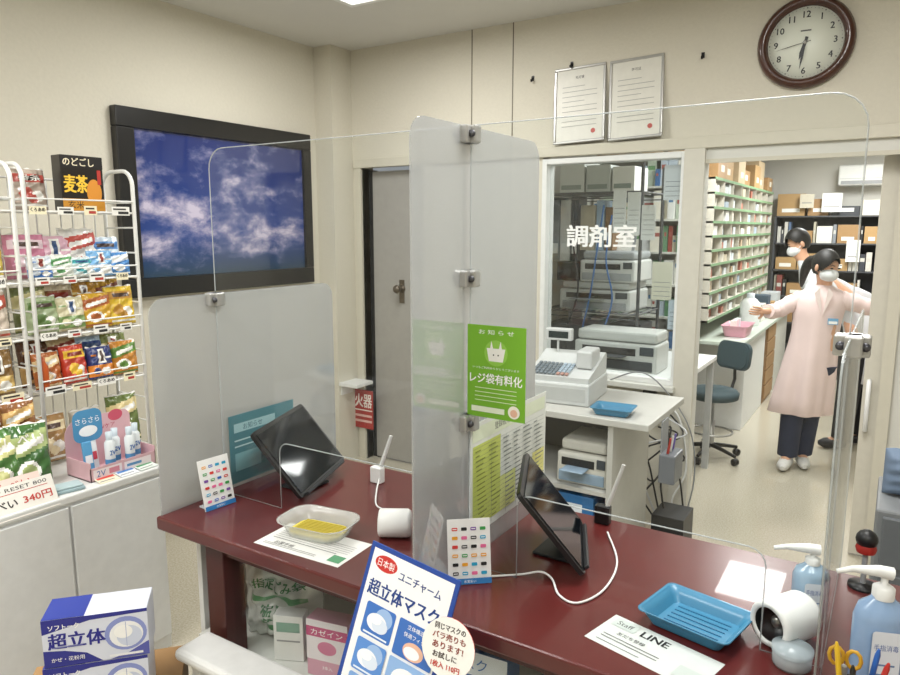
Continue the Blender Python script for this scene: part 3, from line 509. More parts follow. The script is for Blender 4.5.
# ---------- gondola ----------
BX,BZ=-2.32,.75
o=thing('display_cabinet','white low display cabinet along the left wall','cabinet',(-2.65,.7,0))
part(MB().box(-3.0,BX,-.4,1.58,0,BZ-.03,WHITE,.002),'body',o); part(MB().box(-3.02,BX+.012,-.4,1.59,BZ-.03,BZ,WHITE,.006),'cabinet_top',o)
for (u,v) in ((1.225,1.575),(.80,1.215),(.37,.79)): part(MB().box(BX,BX+.014,u,v,.06,BZ-.04,M('dedfde',.4),.003),'door',o)
TG=random.Random(5)
def wire_rack(label,T,w_=.42,dp=.2,shelves=(1.048,1.254,1.456,1.708),zt=1.875):
    o=thing('wire_rack',label,'rack',T,'white wire snack racks'); m=M('e8e8e4',.35)
    for x in (0,w_):
        q=rr(0,BZ,dp,zt,(0,0,.06,.06),5); pts=[(x,p[0],p[1]) for p in q]
        b=MB(T).tube(pts,.008,m,8,closed=True)
        for z in [BZ+.1*i for i in range(1,11)]: b.tube([(x,0,z),(x,dp,z)],.0035,m,6)
        part(b,'side_frame',o)
    b=MB(T)
    for i in range(10): b.tube([(w_*i/9,dp,BZ+.02),(w_*i/9,dp,zt-.04)],.003,m,6)
    for z in (1.0,1.3,1.6,zt-.04): b.tube([(0,dp,z),(w_,dp,z)],.004,m,6)
    part(b,'back_grid',o)
    for z in shelves:
        b=MB(T)
        for y in (0,dp*.33,dp*.66,dp): b.tube([(0,y,z),(w_,y,z)],.004,m,6)
        for i in range(15): b.tube([(w_*i/14,0,z),(w_*i/14,dp,z)],.0025,m,6)
        b.tube([(0,-.004,z+.045),(w_,-.004,z+.045)],.003,m,6)
        s=part(b,'shelf',o)
        for i,xx in enumerate((.01,.11,.21,.32)):
            ww=TG.choice((.05,.06,.075)); hh=TG.choice((.028,.034)); c=TG.choice(('efede6','f2e9c8','efede6')); big=(i+int(z*10))%5==2
            els=[('t','くろあめ',xx+ww/2,z-.01+hh*.6,hh*.5,'2a2622',ww*.85,.03)] if big else [('r',xx+.006,z-.01+hh*.62,xx+ww*.8,z-.01+hh*.8,'3c3834'),('r',xx+ww*.35,z-.01+hh*.15,xx+ww-.005,z-.01+hh*.45,TG.choice(('b03a30','2e2e2e')))]
            part(MB(T@Matrix.Translation((0,-.008,0))).box(xx,xx+ww,0,.001,z-.01,z-.01+hh,M(c)).pr(els),'price_tag',s)
RT=TR(-2.60,1.31,0,90); wire_rack('white wire rack full of snacks standing on the low cabinet',RT)
RT2=TR(-2.60,.85,0,90); wire_rack('white wire rack at the left edge, mostly out of view',RT2)
L=lambda x,y,z,rx=-6,rz=0: RT@TR(x,y,z,rz,rx)
GR='products on the white wire rack'
top(MB(RT@TR(.165,.05,1.715)).box(0,.165,0,.06,0,.205,M('1b1512',.3,coat=.4),.002).pr([('r',0,.16,.165,.205,'14100e'),('t','のどごし',.07,.182,.03,'f2e6c8',.12,.02),('t','麦茶',.055,.10,.065,'f5c63c',.09,.03),('c',.125,.07,.03,.05,'d98f2e'),('r',.0,.0,.165,.045,'c58a2a'),('t','玄米',.05,.022,.03,'1b1512'),('r',.14,.1,.155,.155,'b8342a')]),'snack_box','tall black and gold barley tea box on top of the wire rack','box')
bag('grey and red tea bag pack left of the black gold box',L(.07,.1,1.715),.13,.15,.05,'b8a89a','b3483c','番茶',GR)
rows=[(1.463,.13,'upper back row',[('pink tissue pack','d98ca8','f6dfe8',.14,.17,.055),('pale pink tissue pack','e8bccd','dc8aa8',.14,.165,.055),('white pack with red stripe','e3e1da','b94a40',.15,.18,.055),('pale blue pack','cfe0ee','4f86c4',.12,.15,.05)]),
(1.463,.04,'upper front row',[('white packet with blue print','dde6f0','3b78c4',.09,.085,.035),('white packet with green print','e6ebe2','5a9a5e',.09,.09,.035),('white packet with teal print','dbe9ea','3a9aa0',.09,.08,.035),('sky blue packet','7fb6e4','f2f6fa',.10,.10,.035),('blue and white packet','4e8fd0','eaf1f8',.09,.09,.035)]),
(1.261,.13,'middle back row',[('olive snack bag','7a8450','d8cf9a',.12,.18,.05),('cream snack bag with brown print','d9cfb2','8a5a34',.12,.175,.05),('ochre snack bag','c08c2a','f2e0a0',.12,.18,.05),('amber snack bag','c99a2c','7a3a1c',.12,.18,.05)]),
(1.261,.05,'middle front row',[('light green snack bag','a8b890','5a7a3a',.12,.14,.045),('pale cream snack bag','d9d2ae','7d9a5c',.11,.13,.045),('golden yellow snack bag','d6a62a','b0602a',.12,.15,.045),('bright yellow snack bag','e2bf36','b8862a',.12,.155,.045)]),
(1.055,.13,'lowest back row',[('dark brown snack bag','5a3a26','d8b070',.12,.175,.05),('beige snack bag','c9b48a','8a3a2a',.12,.17,.05),('light blue snack bag','a9c4dc','2b4a88',.12,.175,.05),('dull green snack bag','7d8a4c','e4d49a',.12,.17,.05)]),
(1.055,.05,'lowest front row',[('brown and orange snack bag','b86a34','f0d7a4',.10,.14,.045),('red and yellow snack bag','c63f2a','f0c23a',.10,.15,.045),('navy and orange snack bag','2b3b78','e58a2e',.10,.14,.045),('orange and green snack bag','c8862e','5f8a3a',.11,.15,.045)]),
(.76,.08,'bottom row',[('tan cracker bag','b08a58','f0e0b8',.13,.2,.07),('white and brown cracker bag','ddd6c6','7a4a2a',.13,.19,.07),('green tea cracker bag','6c7d44','ead9a0',.13,.2,.07)])]
for ri,(z,yy,rn,it) in enumerate(rows):
    n=len(it)
    for i,(nm,c1_,c2,w_,h,t_) in enumerate(it):
        x=.055+(.42-.11)*i/(n-1); bag(nm+', '+ORD[i]+' in the '+rn+' of the wire rack',L(x,yy,z,-8,random.uniform(-8,8)),w_,h*random.uniform(.92,1.04),t_,c1_,c2,'',GR,sty=(i+ri)%3,c3=('4e3a32','8a2a20','30507e')[(i*2+ri)%3])
top(MB(L(.02,.015,1.055,0)).lathe([(0,0),(.016,0),(.017,.01),(.017,.09),(.008,.11),(.008,.125),(0,.126)],M('b5521e',.3),16),'sauce_bottle','slim orange bottle at the left of the lowest rack shelf','bottle')
for i,(z,c1_,c2) in enumerate(((1.055,'8a6a3a','e0c27a'),(1.261,'d7c8b8','b9503f'),(1.463,'c9b04a','f4e6b0'),(1.715,'c7d2d8','5c84a8'))):
    for j,x in enumerate((.22,.34)):
        bag(('%s pack, %s shelf of the rack at the left edge, %s'%(['brown','beige','yellow','grey'][i],['lowest','second','third','top'][i],['further left','further right'][j])),RT2@TR(x,.06,z,0,-6),.12,.17,.06,c1_,c2,'',GR,sty=(i+j)%3)
for i,(y,z,c1_,c2,tx) in enumerate(((.93,.0,'6c8a4a','d8cf9a',''),(1.02,.0,'8a6a3a','e4d49a',''),(1.09,.0,'4f7a3c','c9c98a','べい'),(1.17,.0,'3f6a33','a9b87a','べい'))):
    bag(ORD[i]+' rice cracker bag from left on the cabinet below the racks',TR(-2.47+.01*i,y,BZ+.002,75+5*i,-14,-4+3*i),.14,.24,.06,c1_,c2,tx,'rice cracker bags on the cabinet',sty=2 if i>1 else i,c3='2f4a24')
for i,y in enumerate((.98,1.09,1.2)):
    bag('brown cracker pack, '+ORD[i]+' from left behind the green bags',TR(-2.56,y,BZ+.13,85,-4),.12,.17,.05,'8a5a34','d8b070','','brown cracker packs',sty=i)
pbox('display_tray','white cardboard tray holding the brown cracker packs',TR(-2.55,1.08,BZ+.001,90),.40,.06,.125,'dcd6c8')
T=TR(-2.315,.83,BZ+.0,90,-25)
top(MB(T).box(0,.36,0,.003,-.02,.09,M('f0ece4')).pr([('t','煎餅 RESET 800',.24,.075,.016,'2a2a2a',.2),('r',.02,.060,.34,.062,'c23a30'),('t','焼せんべい',.15,.03,.03,'222222',.17,.02),('t','340円',.30,.03,.026,'c23a30',.09,.02)]),'price_sign','white rice cracker price sign on the cabinet edge','price sign')
top(MB(T@TR(.02,.035,.065,0,0)).box(0,.32,0,.003,0,.05,M('f0d9cf')).pr([('t','無添加せんべい',.16,.026,.026,'b8372d',.26)]),'price_sign','pale price sign with red writing above the cracker price sign','price sign')
T=TR(-2.36,1.33,BZ,90); w_=.26
o=thing('cosmetic_display','pink cardboard counter display filled with small bottles','display',T); PK=M('dcb3ba',.5)
b=MB(T); b.box(0,w_,0,.003,0,.05,PK); b.box(0,.003,0,.15,0,.07,PK); b.box(w_-.003,w_,0,.15,0,.07,PK); b.box(0,w_,0,.15,0,.004,PK); b.prism(rr(0,0,w_,.2,(0,0,.03,.06)),.003,PK,y=.15); b.pr([('c',.2,.185,.03,.022,'c9566c'),('t','UVケア',w_*.62,.15,.018,'b53a58')],y=.15); part(b,'tray',o)
part(MB(T).pr([('r',.01,.008,.12,.042,'f0e4e8'),('t','2V',.04,.025,.022,'3a6fb5'),('r',.07,.015,.11,.035,'d58a9a'),('r',.13,.01,.24,.04,'f4e6ea'),('r',.14,.02,.2,.03,'5a8fc0')],y=0),'tray_print',o)
part(MB(TR(-2.45,1.33,BZ+.125,90)).prism(rr(0,0,.11,.12,.03),.002,M('4f92c0')).pr([('t','さらさら',.055,.08,.022,'ffffff',.09),('c',.055,.04,.035,.02,'f4f7fa')]),'header_card',o,'blue header card')
for i,(x,kd) in enumerate(((.03,0),(.065,0),(.105,1),(.145,1),(.185,1),(.228,1))):
    bt=TR(-2.36,1.33,BZ+.005,90)@Matrix.Translation((x,.045+.03*(i%2),0))
    if kd: 
        q=MB(bt).lathe([(0,0),(.017,0),(.018,.005),(.018,.11),(.010,.122)],M('e6ecee',.3),18); lb='slim white sunscreen bottle, %s from left in the pink display'%ORD[i-2]
        q.lathe([(.0184,.03),(.0184,.05)],M('5a9acb',.4),18,cap=False); q.pr([('t','2V',0,.075,.018,'3a6fb5',.022,.03)],y=-.0185)
        u=top(q,'cosmetic_bottle',lb,'bottle','bottles in the pink display'); part(MB(bt).lathe([(.011,.121),(.012,.15),(0,.152)],M('c9d6de'),16,cap=False),'cap',u)
    else:
        pbox('cosmetic_pouch',('sky blue refill packet leftmost in' if i==0 else 'white refill packet beside the blue one in')+' the pink display',bt@TR(0,0,0,0,-8),.034,.01,.13,('5ea4d4','f0f2f4')[i],[('r',.004,.05,.03,.08,('f0f4f8','d94a5a')[i])],'bottles in the pink display','packet')
b=MB(TR(-2.345,1.17,BZ+.001,78)); b.box(0,.12,0,.07,0,.012,M('9fb7bd'),.004); b.box(.004,.116,.004,.066,.012,.02,M('b3c8cc'),.004); top(b,'folded_cloth','pale blue-grey folded cloth on the cabinet corner by the pink display','cloth')
for i in range(3):
    T=TR(-2.318,1.34+i*.08,BZ+.001+.0012*i,88+i*3,-80); top(MB(T).box(0,.075,0,.0008,0,.05,M(('e9e2c8','e8ecef','dfe8e0')[i])).pr([('r',.006,.03,.07,.044,('c94a40','3a78b8','3a8a5a')[i]),('r',.006,.012,.06,.016,'777777')]),'leaflet',('cream','white and blue','white and green')[i]+' leaflet on the cabinet edge under the pink display','leaflet')
# ---------- register desk ----------
o=thing('register_desk','light grey register desk behind the red counter','desk',(-1.25,3.1,0)); DS=M('bfbeb8',.45)
dx0,dx1,dy0,dy1=-1.75,-.80,2.78,3.35
part(MB().box(dx0,dx1,dy0,dy1,.82,.85,DS,.004),'desk_top',o)
for x in (dx0+.02,-.98): part(MB().box(x,x+.025,dy0+.02,dy1-.02,0,.82,DS,.002),'side_panel',o)
part(MB().box(dx0+.045,-.98,dy0+.03,dy1-.03,.49,.51,DS),'shelf',o); part(MB().box(dx0+.045,-.98,dy1-.03,dy1-.01,0,.82,M('6d6b66')),'back_panel',o)
T=TR(-1.275,2.92,.851,6)@Matrix.Diagonal((.84,.95,1,1))
o=thing('cash_register','light grey electronic cash register on the register desk','cash register',TR(-1.275,2.92,.851,6)); RG=M('c6c9c8',.4)
part(MB(T).box(-.19,.19,-.02,.34,0,.10,RG,.008),'cash_drawer',o); part(MB(T).box(-.17,.17,-.022,-.018,.02,.08,M('b5b8b6'),.001),'drawer_front',o)
b=MB(T); pr_=[(-.0,.10),(.0,.125),(.20,.165),(.32,.20),(.34,.19),(.34,.10)]
vs=[(x,p[0],p[1]) for x in (-.18,.18) for p in pr_]; b.add(vs,[tuple(range(6))[::-1],tuple(range(6,12))]+[(i,(i+1)%6,6+(i+1)%6,6+i) for i in range(6)],RG); part(b,'housing',o)
kt=T@Matrix.Translation((-.15,.01,.13))@Matrix.Rotation(R(11.3),4,'X'); b=MB(kt)
for i in range(9):
    for j in range(5): b.box(i*.024,i*.024+.018,j*.03,j*.03+.022,0,.008,M('6f7a82' if i<6 else ('9fb0be','b08a80')[j==0]),.002)
part(b,'keyboard',o)
part(MB(T).box(.075,.165,.1,.26,.15,.235,RG,.01),'printer_cover',o); b=MB(T); b.box(-.10,-.09,.28,.29,.17,.26,RG); b.box(-.17,-.01,.27,.31,.25,.31,RG,.006); b.pr([('r',-.15,.262,-.03,.296,'1c2a2a')],y=.27); part(b,'customer_display',o)
T=TR(-.985,2.88,.853,5); top(dish(T,.17,.13,.03,M('3a7c9e',.4,coat=.15),r=.015),'coin_tray','blue plastic tray lying on the register desk','tray')
def machine(name,label,cat_,x0,x1,y0,y1,z0,z1,body,acc,grp=None,tray=True,feed=False):
    T=TR(x0,y0,z0); w_,d_,h=x1-x0,y1-y0,z1-z0; o=thing(name,label,cat_,T,grp)
    part(MB(T).box(0,w_,0,d_,0,h*.72,body,.012),'body',o); part(MB(T).box(.01,w_-.01,.02,d_,h*.74,h,body if not feed else acc,.015),'scanner_lid',o)
    part(MB(T).box(w_*.1,w_*.75,-.004,.02,h*.42,h*.6,BLACK,.002),'output_slot',o); part(MB(T).box(w_*.05,w_*.95,-.006,.01,h*.06,h*.3,acc,.003),'paper_tray',o); part(MB(T).box(w_*.8,w_*.96,-.006,.01,h*.45,h*.66,M('3a4148'),.002),'control_panel',o)
    if tray: part(MB(T).box(w_*.2,w_*.65,-.08,.02,h*.40,h*.43,acc,.003),'output_tray',o)
    if feed: part(MB(T@TR(w_*.15,d_*.7,h,0,-25)).box(0,w_*.6,0,.006,0,.11,M('8f9498'),.002).pr([('r',.02,.0,w_*.6-.02,.1,'eeeeea')]),'paper_feeder',o)
x0,x1,z0,z1=FY(562,436,612,485,2.9)
machine('label_printer','small white label printer on the lower shelf of the register desk','printer',x0,min(x1,-.99),2.84,3.1,.511,.511+.20,M('cfcdc4'),M('8aa0b4'))
x0,x1,z0,z1=FY(558,492,594,522,2.85); pbox('storage_box','blue storage box under the register desk shelf, left one',TR((x0+x1)/2,2.84,.001),x1-x0,.3,.46,'2f6ea8',[('r',.03,.38,.12,.42,'dfe6ee')])
x0,x1=x1+.01,-.985; pbox('storage_box','darker blue storage box under the register desk shelf, right one',TR((x0+x1)/2,2.86,.001),x1-x0,.3,.42,'244f80')
for (px,py,l) in ((651,392,'upper'),(656,410,'lower')):
    p=P(px,py,y=YB); top(MB().box(p.x-.035,p.x+.035,YB-.04,YB,p.z-.025,p.z+.025,BLACK,.004),'power_adaptor',l+' black power adaptor plugged in under the window','adaptor')
p=P(640,402,y=YB); top(MB().box(p.x-.05,p.x+.01,YB-.008,YB,p.z-.06,p.z+.06,WHITE,.003),'wall_socket','white wall socket plate under the window','socket')
cable('black cable hanging from the adaptors down the wall',[P(651,400,y=3.74),P(668,430,y=3.72),P(662,470,y=3.7),P(640,500,y=3.6),(-1.0,3.5,.01)],BLACK,.006)
cable('black cable sagging between adaptor and desk',[P(656,412,y=3.74),P(672,445,y=3.66),P(655,480,y=3.6),P(640,470,y=3.5),P(632,450,y=3.42)],BLACK,.005)
cable('white cable hanging beside the door post',[P(660,398,y=3.76),P(680,420,y=3.74),P(686,470,y=3.74),P(672,500,y=3.7),(-.9,3.7,.01)],WHITE,.005)
cable('grey cable looping under the window sill',[P(610,380,y=3.76),P(640,372,y=3.7),P(665,390,y=3.72),P(690,430,y=3.74),P(694,480,y=3.74),(-.88,3.75,.01)],M('8a8c8e'),.004)
cable('second black cable coiled on the floor by the desk',[(-1.0,3.55,.01),(-.9,3.45,.012),(-.82,3.52,.01),(-.9,3.6,.012),(-1.0,3.5,.014),(-.95,3.35,.01),(-.85,3.3,.01)],BLACK,.006)
for i in range(5):
    q=[P(random.uniform(640,668),random.uniform(395,430),y=3.7)]+[P(random.uniform(634,690),430+22*k+random.uniform(-8,8),y=3.62-.04*k) for k in range(3)]+[(random.uniform(-1.0,-.8),random.uniform(3.4,3.7),.012)]
    cable('thin cable in the tangle between the desk and the door post',q,(BLACK,BLACK,M('c9cacb'))[i%3],.005,'tangled cables by the desk')
T=TR(-.80,2.95,.55,90); o=thing('hanging_pocket','grey wire pocket with tools hanging on the desk end','pocket',T)
part(MB(T).box(0,.14,-.07,.0,0,.13,M('6c7076',.4),.006),'pocket',o); part(MB(T).box(.02,.12,-.005,.0,.13,.27,M('9a9da0')),'hook_plate',o)
for i,(c,nm) in enumerate((('b2382e','red'),('d7d7d2','white'),('6a5aa0','purple'))):
    p=T@Vector((.03+.04*i,-.03,.131)); top(MB().tube([p,p+Vector((.01,.0,.07))],[.006,.005],M(c),8),'marker',nm+' marker sticking out of the grey desk pocket','marker')
pbox('power_strip_box','black power box on the floor beside the register desk',TR(-.86,3.38,.001,0),.16,.2,.22,'232427',cat_='power box')
# ---------- behind window ----------
o=thing('work_table','white work table behind the window','table',(-1.5,4.35,0))
part(MB().box(-2.3,-.98,4.0,4.95,.76,.79,WHITE,.004),'table_top',o)
for x in (-2.25,-1.03):
    for y in (4.05,4.88): part(MB().box(x,x+.04,y,y+.04,0,.76,LGREY),'leg',o)
x0,x1,_,_=FY(545,200,640,300,4.35); CH=M('5e6063',.3,.6)
o=thing('wire_shelving','dark chrome wire shelving unit behind the dispensary window','shelving',((x0+x1)/2,4.6,.79)); y0,y1=4.35,4.8
zs=[P(590,q,y=4.35).z for q in (193,250,312)]
for x in (x0,x1):
    for y in (y0,y1): part(MB().tube([(x,y,.79),(x,y,P(590,165,y=4.35).z)],.011,CH,10),'post',o)
for z in (zs[0],zs[2]):
    b=MB(); 
    for k in range(2): b.tube([(x0,(y0,y1)[k],z),(x1,(y0,y1)[k],z)],.007,CH,6); b.tube([((x0,x1)[k],y0,z),((x0,x1)[k],y1,z)],.007,CH,6); b.tube([(x0,(y0,y1)[k],z-.035),(x1,(y0,y1)[k],z-.035)],.004,CH,6)
    for i in range(1,16): x=x0+(x1-x0)*i/16; b.tube([(x,y0,z),(x,y1,z)],.0035,CH,6)
    part(b,'wire_shelf',o)
PW=M('bfc1be',.4); PG='printers behind the window'; zm=(zs[2]+zs[1])/2
machine('printer','lower grey printer of the pair stacked on the wire shelving','printer',x0+.10,x1-.06,4.38,4.76,zs[2]+.008,zm-.005,PW,M('8d9092'),PG)
machine('printer','upper grey-white printer of the pair stacked on the wire shelving','printer',x0+.24,x1-.04,4.38,4.76,zm-.004,zs[1]-.01,M('cccdc9',.4),M('9a9ea0'),PG,False,True)
pbox('black_box','black router box beside the upper stacked printer behind the window',TR(x0+.14,4.4,zm-.004),.14,.25,.12,'202226')
a,b_,c_,d_=FY(578,332,660,371,4.12); machine('printer','wide white printer on the work table nearest the window','printer',a,b_,4.06,4.32,.791,.791+(d_-c_),M('cfd0cc',.4),M('4b4e52'),PG)
a,b_,c_,d_=FY(609,314,640,332,4.4); pbox('black_box','black device box on the table under the wire shelves',TR((a+b_)/2,4.42,.791),b_-a,.25,.24,'1c1d20')
a,b_,c_,d_=FY(548,314,600,345,4.4); pbox('grey_box','dark grey machine on the table left under the wire shelves',TR((a+b_)/2,4.42,.791),b_-a,.25,.22,'4a4d50',[('r',.02,.1,.12,.16,'8a8d90')])
for (q,c,l) in (((562,160,586,191),'d9dcd8','pale plastic bin at the left on top of the wire shelving'),((588,164,612,191),'c8ccc8','grey plastic bin in the middle on top of the wire shelving'),((614,166,636,191),'e3e3dd','white carton at the right on top of the wire shelving')):
    a,b_,c_,d_=FY(*q,4.45); pbox('storage_bin',l,TR((a+b_)/2,4.42,zs[0]+.008),b_-a,.28,d_-c_,c,[('r',.01,.02,(b_-a)-.02,.05,'8f9a94')],'bins on the wire shelving','bin')
for i,q in enumerate(((548,197,556,240),(557,200,567,240),(568,196,575,240),(577,205,592,240),(593,200,601,240),(602,207,610,240))):
    a,b_,c_,d_=FY(*q,4.5); zb=zm-.004+.122 if i<3 else zs[1]-.008; pbox('file_case',('grey','white','dark','beige','pale blue','brown')[i]+' file case standing above the stacked printers behind the window',TR((a+b_)/2,4.56,zb),b_-a,.15,d_-zb,('8f9498','dcdcd8','3a3c40','c4b9a2','a9bfd4','8a6a4a')[i],[('r',.008,.05,(b_-a)-.008,.12,'eeeeea')],'file cases behind the window','file case')
for i,(q,l) in enumerate((((613,190,626,233),'left'),((627,192,640,235),'middle'),((641,205,655,240),'right'))):
    a,b_,c_,d_=FY(*q,4.3); top(MB(TR(a,4.30+.004*i,c_)).box(0,b_-a,0,.002,0,d_-c_,M('e6e8e6')).pr([('r',.01,.03+k*.03,(b_-a)-.01,.033+k*.03,'8d9296') for k in range(5)]),'hanging_paper','white note paper clipped to the wire shelving, '+l+' one','paper','papers clipped to the wire shelving')
for i,(q,c,nm) in enumerate((((664,165,684,200),'dfe3e6','white'),((652,262,672,300),'e8e4d0','cream'),((668,300,684,330),'cfdbe6','pale blue'))):
    a,b_,c_,d_=FY(*q,YB+.052); top(MB(TR(a,YB+.052,c_)).box(0,b_-a,0,.001,0,d_-c_,M(c)).pr([('r',.01,.02+k*.025,(b_-a)-.01,.023+k*.025,'8d9296') for k in range(4)]),'window_note',nm+' note paper stuck inside the dispensary glass near the post','paper')
for i,(pp,c) in enumerate((([(604,205),(597,250),(590,295),(583,325),(580,345)],'3a6fae'),([(612,215),(606,260),(612,300),(600,338),(597,348)],'3a6fae'),([(576,200),(573,240),(578,290),(566,330),(566,350)],'2a2c30'))):
    cable(('blue cable hanging beside the printers behind the window','second blue cable nearer the hanging papers behind the window','black cable hanging at the left of the stacked printers')[i],[P(a,b,y=4.335) for a,b in pp],M(c),.006)
def shelving(name,label,x0,x1,y0,y1,z0,z1,n,m,edge=None,face='y'):
    o=thing(name,label,'shelving',((x0+x1)/2,(y0+y1)/2,z0)); b=MB()
    if face=='y': b.box(x0,x0+.02,y0,y1,z0,z1,m); b.box(x1-.02,x1,y0,y1,z0,z1,m); b.box(x0,x1,y1-.01,y1,z0,z1,m)
    else: b.box(x0,x1,y0,y0+.02,z0,z1,m); b.box(x0,x1,y1-.02,y1,z0,z1,m); b.box(x0,x0+.01,y0,y1,z0,z1,m)
    part(b,'carcass',o); zz=[]
    for i in range(n+1):
        z=z0+(z1-z0-.015)*i/n; zz.append(z+.015); b=MB().box(x0+.01,x1-.0,y0+.0,y1-.01,z,z+.015,m); s=part(b,'shelf_board',o)
        if edge: part(MB().box(x1,x1+.004,y0,y1,z-.002,z+.018,edge) if face!='y' else MB().box(x0,x1,y0-.004,y0,z-.002,z+.018,edge),'shelf_edge',s,'green label strip')
    return o,zz
GRN=M('7fa57c',.4)
cols=['e6e4dc','dcdfe2','d8cdb8','e9e9e6','c9d6c4','e2d2c8','c6d2e0','efeadc','5f8a6a','a9483e','4a74a8']
o,zz=shelving('medicine_shelving','white medicine shelving seen through the window right side',-2.1,-1.26,5.3,5.58,.0,2.2,9,OFFW)
for i,z in enumerate(zz[3:-1]):
    x=-2.05
    while x<-1.35:
        w_=random.choice((.035,.05,.07,.09)); hh=random.uniform(.12,.21); c=random.choice(cols); pbox('medicine_carton','upright carton on the medicine shelving seen through the window',TR(x+w_/2,5.31+random.uniform(0,.05),z),w_-.004,.18,hh,c,[('r',.006,hh*.6,w_-.012,hh*.75,random.choice(('5c86b0','b0605a','6a9a6a','e8e8e4')))],'medicine cartons seen through the window','carton',0); x+=w_
for i,(x,c) in enumerate(((-1.95,'a9855a'),(-1.6,'b08d60'),(-1.40,'9f7b50'))): pbox('cardboard_box',ORD[i]+' brown carton from left on top of the shelving seen through the window',TR(x,5.32,2.201),.16,.22,.13,c,[('r',.05,.04,.12,.08,'e6e0d0')],'cartons on top of the shelving','cardboard box')
o,zz=shelving('medicine_shelving','tall green-edged medicine shelving on the left side of the dispensary',-1.5,-1.2,5.62,8.5,.92,2.03,10,M('c9c5b8',.6),GRN,'x')
o_=MB()
for y in [5.62+.36*i for i in range(1,8)]: o_.box(-1.49,-1.202,y,y+.012,.93,2.02,M('c9c5b8',.6))
part(o_,'upright_partition',o)
for i,z in enumerate(zz[:-1]):
    for cb in range(8):
        y=5.645+.36*cb; ye=y+.32
        while y<ye-.05:
            w_=min(random.choice((.07,.10,.14)),ye-y); hh=random.uniform(.05,.088); c=random.choice(['ecebe6','e4e6e8','dcd6c8','f0efea','d2d8da','e8e2d6','c9bfa8','b9a488','d5dde2','a9b8c6','b0705e']); q=TR(-1.22-random.choice((0,.03,.06)),y+w_/2,z,90); pbox('medicine_carton','small medicine carton on the green-edged shelving',q,w_-.012,.12,hh,c,None,'small cartons on the green-edged shelving','carton',0); y+=w_+random.choice((0,.02,.05))
for i in range(7): pbox('cardboard_box',ORD[i]+' brown carton from the doorway on top of the green-edged shelving',TR(-1.2-.03*(i%2),5.85+i*.4,2.031,90),.3+.04*(i%2),.24,.14+.07*(i%3),('a9855a','b59364','c9b493')[i%3],[('r',.1,.05,.22,.10,'e6e0d0')],'cartons on top of the green-edged shelving','cardboard box')
o=thing('dispensing_desk','long dispensing desk below the green-edged shelving','desk',(-1.25,7.1,0))
part(MB().box(-1.5,-.93,5.62,8.5,.75,.78,M('bfc9bd',.4),.004),'desk_top',o)
part(MB().box(-1.5,-.97,6.0,7.0,0,.75,WHITE,.003),'cabinet_body',o)
dr=part(MB().box(-1.5,-.97,7.05,7.6,0,.75,M('97744f')),'drawer_chest',o,'wooden drawer chest')
for i in range(5): s=part(MB().box(-.97,-.955,7.08,7.57,.04+i*.14,.165+i*.14,M('a17f58'),.003),'drawer',dr)
part(MB().box(-1.5,-.97,7.65,8.5,0,.75,OFFW),'end_cabinet',o)
top(dish(TR(-1.05,6.05,.784,90),.34,.2,.09,M('dca3b2',.4),r=.03),'pink_basket','pink plastic basket on the dispensing desk','basket')
for i,(dx,c,nm) in enumerate(((-.08,'f0ece6','white'),(0,'e9d6dc','pale pink'),(.09,'dfe6ea','pale grey'))): pbox('medicine_packet',nm+' packet lying in the pink basket',TR(-1.05,6.05+dx,.79,90),.07,.04,.12,c,None,'packets in the pink basket','packet')
for i,(y,w_,h,c,nm) in enumerate(((7.15,.2,.16,'e3e0d6','white'),(7.45,.16,.22,'4a5a6a','slate'),(7.75,.2,.13,'b59364','brown'),(8.1,.24,.2,'c9ced2','pale grey'))): pbox('desk_box',nm+' box on the far part of the dispensing desk',TR(-1.02,y,.781,90),w_,.16,h,c,[('r',.02,.03,w_-.04,.06,'f0f0ec')])
for i,(y,rz,nm) in enumerate(((5.75,70,'nearest the doorway'),(6.42,100,'beside the pink basket'))):
    T=TR(-.99,y,.7815,rz,-90); top(MB(T).box(0,.2,0,.003,0,.14,M('ecece8')).pr([('r',.02,.03+k*.02,.17,.033+k*.02,'8a8a88') for k in range(5)]),'paper_sheet','white paper sheets lying on the dispensing desk '+nm,'paper')
T=TR(-1.08,6.75,.781); o=top(MB(T).lathe([(0,0),(.08,0),(.085,.02),(.085,.2),(.05,.24),(.03,.25)],M('e8eaea',.3),24),'water_jug','white plastic jug on the dispensing desk','jug'); part(MB(T).lathe([(.034,.245),(.034,.29),(0,.292)],M('cfd6dc'),16,cap=False),'cap',o)
T0=TR(-1.03,5.15,0,-28); T=T0@Matrix.Diagonal((.9,.9,1,1)); o=thing('swivel_chair','small teal swivel chair on casters in the dispensary doorway','chair',T0); TL_=M('3c4f55',.7)
part(MB(T).loft([(0,0,.44,.16,.16),(0,0,.45,.19,.19),(0,0,.49,.195,.195),(0,0,.51,.17,.17),(0,0,.512,0,0)],TL_,28),'seat',o)
part(MB(T@TR(0,.19,.64,0,-8)).prism(rr(-.15,0,.15,.20,.06,6),.035,TL_).prism(rr(-.135,.015,.135,.185,.05,6),.05,TL_,y=-.008),'backrest',o)
part(MB(T).tube([(0,.1,.45),(0,.2,.46),(0,.245,.56),(0,.235,.7)],.013,BLACK,8),'back_bracket',o)
part(MB(T).lathe([(.025,.08),(.025,.28),(.016,.28),(.016,.44)],STEEL,14),'column',o)
part(MB(T).tube([(.16*cos(i*pi/10),.16*sin(i*pi/10),.2) for i in range(20)],.008,STEEL,6,closed=True),'foot_ring',o)
